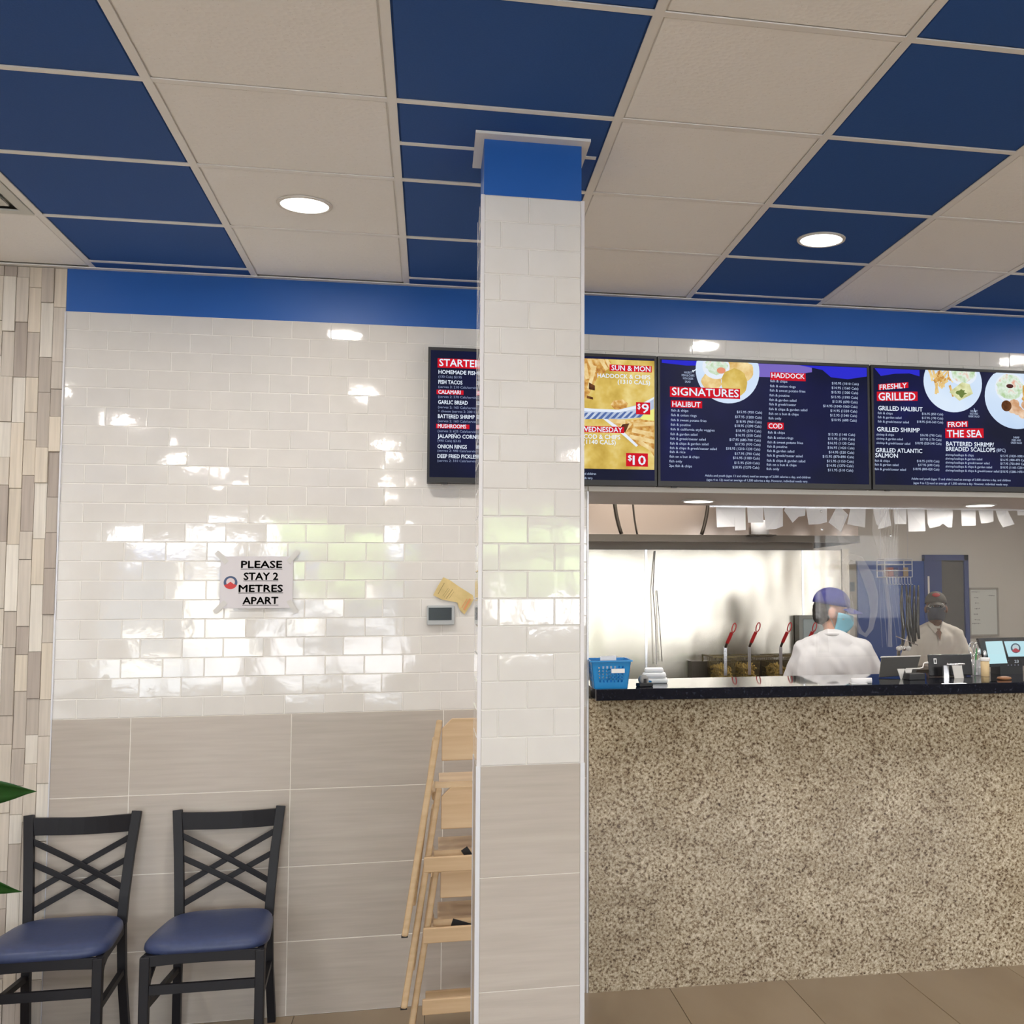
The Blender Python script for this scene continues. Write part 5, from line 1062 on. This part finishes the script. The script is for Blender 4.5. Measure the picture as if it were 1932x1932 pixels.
for k_ in range(5):
    x = 5.035+k_*.034; me_ = MB(); pts = [(0, 0, 0), (random.uniform(-.01, .01), random.uniform(-.01, .01), -.15), (random.uniform(-.02, .02), random.uniform(-.01, .01), -.32), (random.uniform(-.03, .03)+k_*.004, random.uniform(-.02, .02), -.50+.02*k_)]
    o = me_.tube(pts, [.006, .013, .016, .010], 7).build('plastic_bag', DP, None, True, loc=(x, 3.49, 1.735))
    tag(o, 'crumpled dark plastic bag, %s from the left under the wire basket' % orde[k_], 'bag', 'dark plastic bags hanging under the wire basket')
t = thing('chrome_tap', 'bright chrome tap head shining low in front of the dark gap', 'tap', (5.02, 3.45, 0))
MB().box((-.25, -.02, 0), (.35, .45, 1.08)).build('sink_cabinet', DSTEEL, t); MB().tube([(0, .1, 1.08), (0, .1, 1.22), (0, .05, 1.26), (0, -.02, 1.24)], .014, 10).build('spout', CHROME, t, True)
for x in (-.04, 0, .04): MB().ell((x, .0, 1.245), (.022, .02, .02)).build('knob', mat('glossy_white', (.85, .85, .85), .1), t, True)
MB().tube([(-.06, 0, 1.34), (.11, -.02, 1.27)], .004, 6).build('lever', CHROME, t, True)

# ================================================================== CHAIRS
def sweep(name, pts, w_, h_, m, par, up=(0, 0, 1)):
    mb = MB(); ring = []
    P = [Vector(p) for p in pts]
    for i, p in enumerate(P):
        d = (P[min(i+1, len(P)-1)]-P[max(i-1, 0)]).normalized(); u = Vector(up); x = d.cross(u).normalized(); u = x.cross(d)
        ring.append([p+x*a*w_/2+u*b*h_/2 for a, b in ((-1, -1), (1, -1), (1, 1), (-1, 1))])
    vs_ = [q for r_ in ring for q in r_]; fs = [(3, 2, 1, 0), tuple(4*(len(P)-1)+k for k in (0, 1, 2, 3))]
    for i in range(len(P)-1):
        for k in range(4): a = 4*i+k; b = 4*i+(k+1) % 4; fs.append((a, b, b+4, a+4))
    mb.add(vs_, fs); return mb.build(name, m, par, bevel=.002)
def make_chair(label):
    t = thing('dining_chair', label, 'chair', (0, 0, 0), 0, 'black metal dining chairs against the wall')
    fw, bw, tw = .190, .163, .192       # half widths: front, back at seat, back at top
    yf, yb, yt = -.235, .185, .245
    for s in (-1, 1):
        MB().bar((s*fw, yf, 0), (s*fw, yf, .415), .032, .032, (0, 1, 0)).build('leg', BLACKM, t, bevel=.003)
        sweep('leg', [(s*(bw+.012), yb+.055, 0), (s*(bw+.004), yb+.012, .22), (s*bw, yb, .42)], .030, .030, BLACKM, t, (0, 1, 0))
        sweep('back_post', [(s*bw, yb, .42), (s*(bw+.004), yb+.008, .52), (s*(bw+.014), yb+.030, .67), (s*tw, yt, .832)], .034, .026, BLACKM, t, (0, 1, 0))
        # side rail and curved brace
        MB().bar((s*fw, yf, .400), (s*bw, yb, .400), .022, .034).build('seat_rail', BLACKM, t)
        sweep('curved_brace', [(s*fw, yf+.012, .265), (s*(fw-.004), yf+.035, .325), (s*(fw-.01), yf+.09, .365), (s*(fw-.016), yf+.17, .383), (s*(fw-.02), yf+.22, .385)], .018, .014, BLACKM, t, (0, 0, 1))
        MB().bar((s*fw, yf, .24), (s*(bw+.004), yb+.01, .24), .018, .022).build('side_stretcher', BLACKM, t)
    sweep('seat_rail', [(-fw, yf, .398), (-fw*.5, yf-.0, .403), (0, yf, .404), (fw*.5, yf, .403), (fw, yf, .398)], .020, .038, BLACKM, t)
    MB().bar((-bw, yb, .40), (bw, yb, .40), .02, .034).build('seat_rail', BLACKM, t)
    MB().bar((-fw, yf, .300), (fw, yf, .300), .018, .032).build('front_stretcher', BLACKM, t)
    # curved top rail
    n_ = 9; P0 = [(-tw+.010+(2*tw-.02)*i/(n_-1), yt-.006+.028*math.sin(math.pi*i/(n_-1)), .790-.010*math.sin(math.pi*i/(n_-1))) for i in range(n_)]
    sweep('top_rail', P0, .016, .066, BLACKM, t)
    # four crossing slats
    def post(s, z): f_ = (z-.42)/.412; return s*(bw+(tw-bw)*f_**1.3), yb+(yt-yb)*f_
    for (za, zb) in ((.742, .545), (.660, .475)):
        for s in (-1, 1):
            xa, ya = post(s, za); xb, yb_ = post(-s, zb); pts = []
            for i in range(7): f_ = i/6; pts.append((xa+(xb-xa)*f_, ya+(yb_-ya)*f_+.018*math.sin(math.pi*f_)+.004*s, za+(zb-za)*f_))
            sweep('cross_slat', pts, .008, .022, BLACKM, t)
    # padded seat
    mb = MB(); n_ = 36; rings = []
    def out(a, k): 
        c_, s_ = math.cos(a), math.sin(a); e = .42
        x = abs(c_)**e*(1 if c_ >= 0 else -1); y = abs(s_)**e*(1 if s_ >= 0 else -1); fwid = .212 if y < 0 else .212-.028*y
        return x*(.222-.020*(y+1))*k, -.025+y*.228*k
    prof = [(.93, .416), (.985, .420), (1.0, .430), (.99, .442), (.95, .453), (.80, .463), (.50, .469), (.2, .470), (.01, .470)]
    vs_ = []; fs = []
    for k, z in prof:
        for i in range(n_): x, y = out(2*math.pi*i/n_, k); vs_.append((x, y, z))
    for j in range(len(prof)-1):
        for i in range(n_): a = j*n_+i; b = j*n_+(i+1) % n_; fs.append((a, b, b+n_, a+n_))
    fs.append(tuple(range(n_))[::-1]); fs.append(tuple((len(prof)-1)*n_+i for i in range(n_)))
    mb.add(vs_, fs).build('seat', NAVYV, t, True)
    return t
ch = make_chair('black cross-back metal chair with navy seat, right one of the two')
ch.location = (.667, -.285, 0)
copy_tree(ch, (.131, -.265, 0), label='black cross-back metal chair with navy seat, left one, below the wood mosaic')

# ================================================================== HIGH CHAIRS
def make_highchair(label):
    t = thing('high_chair', label, 'high chair', (0, 0, 0), 0, 'stacked wooden high chairs')
    for s in (-1, 1):
        # outer legs (facing the room) and inner legs
        MB().bar((s*.262, -.235, 0), (s*.150, -.135, .730), .022, .034, (0, 1, 0)).build('leg', WOODL, t, bevel=.006)
        MB().bar((s*.240, .20, 0), (s*.165, -.10, .66), .020, .030, (0, 1, 0)).build('leg', WOODL, t, bevel=.005)
        MB().bar((s*.163, -.14, .46), (s*.175, .12, .46), .020, .030).build('arm_rail', WOODL, t, bevel=.004)
        MB().box((s*.262-.011, -.250, 0), (s*.262+.011, -.222, .006)).build('foot_pad', STRAP, t)
    w_ = .142; me = MB().poly([(-w_, .585), (w_, .585), (w_, .70), (w_-.035, .735), (-w_+.035, .735), (-w_, .70)], -.150, -.136).build('backrest', WOODH, t, bevel=.003)
    MB().bar((-.20, -.225, .238), (.20, -.225, .238), .016, .052).build('front_crossbar', WOODH, t, bevel=.003)
    MB().bar((-.19, .135, .150), (.19, .135, .150), .016, .048).build('rear_crossbar', WOODH, t, bevel=.003)
    MB().box((-.150, -.13, .490), (.150, .13, .503)).build('seat', WOODH, t, bevel=.003)
    MB().bar((-.165, -.14, .500), (.165, -.14, .500), .018, .022).build('seat_rail', WOODH, t)
    return t
hc = make_highchair('lowest of the stacked wooden high chairs, standing on the floor')
hc.location = (1.620, -.50, 0)
sb = MB().bar((-.10, -.15, .50), (.12, -.17, .43), .003, .026, (0, 0, 1)).build('strap', STRAP, hc)
h2 = copy_tree(hc, (1.620, -.50, .242), label='middle one of the three stacked wooden high chairs')
h3 = copy_tree(hc, (1.620, -.50, .484), label='topmost of the stacked wooden high chairs, its backrest highest')
for r_, M_ in ((h2, MB().bar((-.06, -.155, .515), (-.03, -.155, .47), .003, .026, (0, 0, 1))), (h3, MB().bar((-.005, -.155, .60), (.01, -.155, .52), .003, .028, (1, 0, 0)))):
    for c_ in kids(r_):
        if c_.name.startswith('strap'): me = M_.mesh('strap'); me.materials.append(STRAP); c_.data = me

# ================================================================== POTTED PLANT at the left edge
t = thing('potted_plant', 'green plant whose long pointed leaves reach in at the left edge', 'plant', (-.10, -1.1, 0))
MB().lathe([(.13, 0), (.17, .32), (.185, .32), (.185, .36), (.165, .36), (.16, .33), (.001, .33)], 28).build('pot', mat('dark_pot', (.06, .05, .045), .5), t, True)
MB().lathe([(.158, .331), (.10, .338), (.001, .340)], 24).build('soil', mat('soil', (.05, .03, .02), .95), t)
def leaf(base, tip, wid, sag=.03, side=(0, 1, 0)):
    b = Vector(base); e = Vector(tip); d = e-b; s_ = d.cross(Vector((0, 0, 1)));
    s_ = Vector(side) if s_.length < .01 else s_.normalized(); vs_ = []; fs = []; n_ = 12
    up = s_.cross(d.normalized())
    for i in range(n_+1):
        f_ = i/n_; w_ = wid*(math.sin(math.pi*min(1, f_*.97+.03))**.5)*(1-f_**7) if 0 < i < n_ else .001
        c_ = b+d*f_+Vector((0, 0, sag*math.sin(math.pi*f_)))
        tiltv = (s_*.45+Vector((0, 0, .89))).normalized()
        for k, kk in ((-1, .1), (-.5, .02), (0, -.04), (.5, .02), (1, .1)): vs_.append(c_+tiltv*w_/2*k+s_*(kk*w_))
    for i in range(n_):
        for k in range(4): a = 5*i+k; fs.append((a, a+1, a+6, a+5))
    o = MB().add(vs_, fs).build('leaf', LEAF, t, True); m_ = o.modifiers.new('thick', 'SOLIDIFY'); m_.thickness = .0006
MB().tube([(0, 0, .33), (.02, .01, .6), (-.02, 0, .95), (.0, 0, 1.25)], [.016, .014, .011, .006], 10).build('stem', mat('green_stem', (.05, .12, .03), .5), t, True)
MB().tube([(.03, 0, .33), (.06, .02, .6), (.05, 0, .86)], [.012, .010, .006], 8).build('stem', mat('green_stem', (.05, .12, .03), .5), t, True)
leaf((.03, 0, 1.02), (.388, 0.0, 1.083), .105, .028)
leaf((.06, 0, .96), (.358, 0, .790), .080, -.028)
for a, h_, ln in ((150, 1.2, .32), (210, 1.1, .34), (270, 1.2, .26), (95, 1.15, .3), (180, .9, .34), (240, .85, .3), (120, .8, .32), (60, 1.26, .14), (300, .95, .22)):
    leaf((0, 0, h_), (ln*math.cos(R(a)), ln*math.sin(R(a))*.8, h_-.02+.1*math.sin(a)), .06, .04)

# ================================================================== OUTSIDE, seen as reflections in the tiles
t = thing('shop_building', 'low pale shop building across the street, only mirrored in the tiles', 'building', (0, -34, 0))
MB().box((-14, -4, -.13), (4, 0, 2.8)).build('walls', mat('pale_render', (.80, .74, .64), .8), t); MB().box((-14.2, -4.2, 2.8), (4.2, .25, 3.0)).build('roof', mat('grey_roof', (.3, .3, .3), .8), t)
for x in range(-13, 3, 4): MB().box((x, .0, .4), (x+2.6, .06, 2.4)).build('window', mat('dark_glass', (.06, .08, .10), .1), t); MB().box((x-.1, .0, 2.45), (x+2.7, .5, 2.78)).build('awning', mat('blue_awning', (.16, .28, .55), .7), t)
for i, (x, y, s_) in enumerate(((-9.5, -22, 1.6), (-.2, -19, 1.15), (3.4, -24, 1.5))):
    t = thing('street_tree', ['street tree left of the entrance, only mirrored in the tiles', 'street tree opposite the window, only mirrored in the tiles', 'street tree to the right across the street, only mirrored'][i], 'tree', (x, y, -.13), 0, 'street trees')
    MB().tube([(0, 0, 0), (.05, 0, 1.6), (0, 0, 2.6)], [.14, .10, .07], 10).build('trunk', mat('bark', (.12, .09, .06), .9), t, True)
    mb = MB(); rr = random.Random(i)
    for k_ in range(16): mb.ell((rr.uniform(-1, 1)*s_*.7, rr.uniform(-1, 1)*s_*.7, 2.6+rr.uniform(-.5, 1.2)), (s_*.4, s_*.4, s_*.34), None, 10, 6)
    mb.build('crown', noisy('leafy_crown', [(.3, (.16, .26, .07)), (.7, (.42, .54, .22))], ns=4, rough=.8), t)
t = thing('parked_car', 'silver parked car outside, only mirrored in the lower tiles', 'car', (-.2, -17.5, -.13))
MB().poly([(-2.1, .3), (2.1, .3), (2.15, .75), (1.3, .9), (.7, 1.42), (-.9, 1.42), (-1.5, .92), (-2.15, .8)], -.85, .85).build('body', mat('silver_car_paint', (.62, .60, .60), .3), t, bevel=.06)
for x in (-1.35, 1.35):
    for y in (-.8, .8): MB().lathe([(.05, -.1), (.32, -.1), (.32, .1), (.05, .1)], 20, (x, y, .32), 'y').build('wheel', MATBLK, t)
MB().box((-2.17, -.7, .55), (-2.05, .7, .75)).box((2.02, .5, .55), (2.12, .88, .75)).build('tail_light', mat('red_lamp', (.6, .03, .03), .4), t)
MB().poly([(-.85, .95), (1.15, .95), (.66, 1.34), (-.84, 1.34)], -.87, .87).build('side_window', mat('dark_glass', (.06, .08, .10), .1), t)
t['label'] = 'silver parked car outside, only mirrored in the lower tiles'

# ================================================================== PEOPLE
def person(name_label, loc, rz, skin, H=1.70, arms=None, head_yaw=0, head_pitch=0, shirt=SHIRT, heavy=1.0, shirt_bottom=.80, sw=.175, hs=1.07):
    t = thing('person', name_label, 'person', loc, R(rz))
    k = H/1.70; mb = MB()
    hip, kne, ank = .90*k, .49*k, .08*k
    # legs, feet
    for s in (-1, 1):
        mb.cap((s*.095, 0, hip), (s*.105, .012, kne), .082*heavy, .058); mb.cap((s*.105, .012, kne), (s*.11, -.01, ank), .056, .038); mb.cap((s*.11, -.04, .045), (s*.125, .15, .035), .038, .030)
    mb.ell((0, 0, .96*k), (.165*heavy, .115*heavy, .13)); mb.ell((0, .005, 1.10*k), (.150*heavy, .108*heavy, .16)); mb.ell((0, .0, 1.27*k), (.150*heavy, .100*heavy, .15)); mb.cap((-sw*.8, -.015, 1.36*k), (sw*.8, -.015, 1.35*k), .040, .040)
    mb.cap((0, -.018, 1.40*k), (0, .012, 1.50*k), .056, .052)
    for s in (-1, 1):
        sh, el, wr = arms[s]; sh = Vector((s*sw, -.005, 1.355*k)); el = Vector(el); wr = Vector(wr)
        mb.cap(sh, el, .044, .040); mb.cap(el, wr, .041, .027)
        d = (wr-el).normalized(); side = d.cross(Vector((0, 0, 1))).normalized()*s; upv = side.cross(d)*s; pc = wr+d*.045
        M_ = Matrix((side, d, upv)).transposed(); mb.ell(pc, (.040, .050, .016), M_.to_3x3())
        for f_ in range(4):
            b_ = wr + d*.080 + side*(-.030+.020*f_); ln = (.032, .038, .036, .028)[f_]; q1 = b_+d*ln*.9-upv*.004; q2 = q1+d*ln*.55-upv*.022; q3 = q2+d*ln*.15-upv*.020
            mb.cap(b_, q1, .0095, .009, 8); mb.cap(q1, q2, .009, .008, 8); mb.cap(q2, q3, .008, .0065, 8)
        th0 = wr+d*.018-side*.032*1; th1 = th0+d*.028-side*.026-upv*.010; th2 = th1+d*.026-side*.006-upv*.012; mb.cap(th0, th1, .012, .010, 8); mb.cap(th1, th2, .010, .008, 8)
    # head
    HC = Vector((0, .028, 1.585*k)); MH = Matrix.Rotation(R(head_yaw), 3, 'Z') @ Matrix.Rotation(R(head_pitch), 3, 'X') @ Matrix.Diagonal((hs, hs, hs))
    def hp(p): return HC + MH @ Vector(p)
    mb.ell(hp((0, -.012, .022)), (.076, .094, .092), MH); mb.ell(hp((0, .018, -.045)), (.060, .070, .070), MH); mb.ell(hp((0, .050, -.085)), (.032, .030, .026), MH)
    mb.cap(hp((0, .082, .005)), hp((0, .103, -.028)), .009, .015); mb.ell(hp((0, .082, -.060)), (.028, .014, .012), MH)
    for s in (-1, 1):
        mb.ell(hp((s*.081, -.002, -.008)), (.013, .021, .031), MH); mb.ell(hp((s*.034, .072, .030)), (.026, .012, .009), MH); mb.ell(hp((s*.045, .055, -.025)), (.024, .022, .020), MH)
    me = blob(mb, .0085, 3); me.name = 'body'; me.materials.append(skin); b = bpy.data.objects.new('body', me); COL.objects.link(b); b.parent = t
    for s in (-1, 1):
        e = MB().ell((0, 0, 0), (.0135, .0115, .0095), None, 12, 8).build('eye', EYEW, t, True, loc=hp((s*.032, .079, .008))); e.rotation_euler = MH.to_euler()
        MB().ell((0, .0085, 0), (.0055, .004, .0055), None, 10, 6).build('iris', EYEB, e, True)
    # shirt
    mb = MB(); z0 = shirt_bottom
    mb.ell((0, 0, z0+.18), (.195*heavy, .145*heavy, .20)); mb.ell((0, .0, 1.08*k), (.190*heavy, .142*heavy, .22)); mb.ell((0, -.003, 1.25*k), (.205*heavy, .138*heavy, .185))
    mb.cap((-.13, -.03, 1.28*k), (-.15, -.02, 1.02*k), .105, .100); mb.cap((.13, -.03, 1.28*k), (.15, -.02, 1.02*k), .105, .100)
    for s in (-1, 1): mb.cap((s*.03, -.022, 1.405*k), (s*sw, -.012, 1.352*k), .066, .064)
    mb.cap((0, -.024, 1.40*k), (0, -.012, 1.432*k), .068, .060)
    for s in (-1, 1):
        sh = Vector((s*sw, -.005, 1.342*k)); el = Vector(arms[s][1]); wr = Vector(arms[s][2])
        mb.cap(sh, sh.lerp(el, .95), .064, .066)
        if arms.get('long'): mb.cap(el, el.lerp(wr, .8), .058, .046)
    sd = random.uniform(0, 50)
    def fold(c_): 
        return .012*noise.noise(Vector((c_.x*8+c_.z*4+sd, c_.y*7, c_.z*3.2)))+.009*noise.noise(Vector((c_.x*19+c_.z*12, c_.y*14, c_.z*6+sd)))
    me = blob(mb, .010, 9, fold); me.name = 'shirt'; me.materials.append(shirt); o = bpy.data.objects.new('shirt', me); COL.objects.link(o); o.parent = t
    # trousers and shoes
    mb = MB(); mb.ell((0, 0, .95*k), (.172*heavy, .122*heavy, .13))
    for s in (-1, 1): mb.cap((s*.095, 0, hip), (s*.105, .012, kne), .094*heavy, .075); mb.cap((s*.105, .012, kne), (s*.11, -.01, ank+.02), .073, .062)
    me = blob(mb, .014, 3); me.name = 'trousers'; me.materials.append(DENIM); o = bpy.data.objects.new('trousers', me); COL.objects.link(o); o.parent = t
    for s in (-1, 1):
        m_ = MB().cap((s*.11, -.045, .050), (s*.127, .165, .042), .048, .040); me = blob(m_, .010, 2); me.name = 'shoe'; me.materials.append(MATBLK); o = bpy.data.objects.new('shoe', me); COL.objects.link(o); o.parent = t
    return t, hp, MH
def headpart(t, name, mb, m, vox=.005, disp=None):
    me = blob(mb, vox, 2, disp); me.name = name; me.materials.append(m); o = bpy.data.objects.new(name, me); COL.objects.link(o); o.parent = t; return o
def cap_mesh(hp, MH, top=.098):
    mb = MB()
    prof = []
    for i in range(9):
        a = R(90*i/8); prof.append((math.cos(a), math.sin(a)))
    vs_, fs = [], []; n_ = 28
    for (c_, s_) in prof:
        for j in range(n_):
            b_ = 2*math.pi*j/n_; vs_.append(hp((.087*c_*math.cos(b_)*(1 if s_ < .3 else 1.0), -.010+.106*c_*math.sin(b_), .040+top*(s_**.85 if s_ > 0 else 0))))
    for i in range(8):
        for j in range(n_): a = i*n_+j; b_ = i*n_+(j+1) % n_; fs.append((a, b_, b_+n_, a+n_))
    return mb.add(vs_, fs)
def brim_mesh(hp, ln=.075, w_=.070, z=.040, droop=.020):
    vs_, fs = [], []; n_ = 12
    for k in range(6):
        f_ = k/5
        for j in range(n_+1):
            u = -1+2*j/n_; x = u*w_*(1-.12*f_); y0 = -.010+.106*math.sqrt(max(0, 1-(u*w_/.087)**2)); y = y0+ln*f_*math.sqrt(max(.0, 1-.55*u*u))
            vs_.append(hp((x, y, z+.004-droop*f_-.016*u*u)))
    for k in range(5):
        for j in range(n_): a = k*(n_+1)+j; fs.append((a, a+1, a+n_+2, a+n_+1))
    return MB().add(vs_, fs)
# ---- man in the blue cap, back to the room, face in profile to the right
arms = {-1: (0, (-.265, .06, 1.10), (-.215, .27, 1.02)), 1: (0, (.285, .05, 1.13), (.235, .27, 1.06)), 'long': False}
t, hp, MH = person('person in white shirt, blue cap and blue face mask, back turned to the room', (3.862, 1.85, 0), -22, SKIN1, 1.665, arms, -84, -10, SHIRT, 1.02, sw=.185, hs=1.12)
headpart(t, 'hair', (lambda m: (m.ell(hp((0, -.034, .010)), (.080, .078, .082), MH), m.ell(hp((0, -.052, -.028)), (.068, .053, .050), MH), m)[-1])(MB()), HAIRM, .006, lambda c_: .003*noise.noise(c_*70))
o = cap_mesh(hp, MH).build('cap', CAPB, t, True); m_ = o.modifiers.new('thick', 'SOLIDIFY'); m_.thickness = .003
o = brim_mesh(hp).build('cap_brim', CAPB, t, True); m_ = o.modifiers.new('thick', 'SOLIDIFY'); m_.thickness = .003
def mask(t, hp, MH, m):
    vs_, fs = [], []; nu, nv = 12, 8
    for j in range(nv+1):
        v_ = j/nv
        for i in range(nu+1):
            u = -1+2*i/nu; a = u*R(72); zz = .000-.098*v_; bulge = .018*math.sin(math.pi*v_*.9+.15)*(1-u*u)
            rx = .080-.014*v_*abs(u); ry = .119+bulge-.022*v_*v_
            vs_.append(hp((rx*math.sin(a), -.004+ry*math.cos(a)*(1-.08*abs(u)), zz+.012*abs(u)*(.5-v_))))
    for j in range(nv):
        for i in range(nu): a = j*(nu+1)+i; fs.append((a, a+1, a+nu+2, a+nu+1))
    o = MB().add(vs_, fs).build('mask', m, t, True); k_ = o.modifiers.new('thick', 'SOLIDIFY'); k_.thickness = .0015
    for s in (-1, 1): MB().tube([hp((s*.070, .028, -.004)), hp((s*.079, .006, .018)), hp((s*.084, -.020, .020))], .0014, 5).tube([hp((s*.068, .024, -.080)), hp((s*.077, -.002, -.040)), hp((s*.084, -.020, -.020))], .0014, 5).build('mask_strap', m, t, True)
mask(t, hp, MH, MASKB)
# collar band
mb = MB(); pts = [(.064*math.cos(a), -.014+.062*math.sin(a), 1.408+.014*math.sin(a)*-1) for a in [i*math.pi/10 for i in range(20)]]
mb.tube(pts+[pts[0]], .012, 8, False).build('collar', SHIRT, t, True)
# ---- second man further back, facing the room
arms = {-1: (0, (-.255, .03, 1.12), (-.22, .26, 1.02)), 1: (0, (.255, .03, 1.12), (.20, .27, 1.00)), 'long': False}
t, hp, MH = person('person in cream open-collar shirt, olive cap and dark mask, facing the room', (5.660, 4.25, 0), 168, SKIN2, 1.655, arms, -10, 6, SHIRT2, .92)
headpart(t, 'hair', (lambda m: (m.ell(hp((0, -.030, .005)), (.0800, .080, .078), MH), m)[-1])(MB()), HAIRM, .006)
o = cap_mesh(hp, MH).build('cap', CAPG, t, True); m_ = o.modifiers.new('thick', 'SOLIDIFY'); m_.thickness = .003
o = brim_mesh(hp, .055, .070, .040, .028).build('cap_brim', CAPG, t, True); m_ = o.modifiers.new('thick', 'SOLIDIFY'); m_.thickness = .003
o = MB().ell((0, 0, 0), (.034, .006, .024), None, 14, 8).build('cap_emblem', REDC, t, True, loc=hp((0, .078, .100))); o.rotation_euler = (MH @ Matrix.Rotation(R(40), 3, 'X')).to_euler()
mask(t, hp, MH, MASKG)
mb = MB()
for s in (-1, 1):
    cpt = hp((s*.033, .100, .010)); ax = MH @ Vector((1, 0, 0)); az_ = MH @ Vector((0, 0, 1)); mb.tube([cpt+ax*.026*math.cos(a)+az_*.018*math.sin(a) for a in [i*math.pi/8 for i in range(17)]], .0022, 6, False); mb.tube([hp((s*.058, .098, .012)), hp((s*.078, .02, .014)), hp((s*.080, -.02, .010))], .0018, 6)
mb.tube([hp((-.008, .104, .014)), hp((.008, .104, .014))], .0018, 6); mb.build('glasses', CHROME, t, True)
# polo collar flaps and V opening
for s in (-1, 1):
    p = [(s*.064, .010, 1.435), (s*.068, .050, 1.395), (s*.030, .118, 1.335), (s*.012, .122, 1.360), (s*.040, .070, 1.415)]
    MB().add(p, [(0, 1, 2, 3, 4)]).build('collar_flap', SHIRT2, t).modifiers.new('thick', 'SOLIDIFY').thickness = .006
MB().add([(-.030, .098, 1.375), (.030, .098, 1.375), (.0, .162, 1.270), (0, .135, 1.35)], [(0, 1, 3), (0, 3, 2), (1, 2, 3)]).build('neck_opening', SKIN2, t)
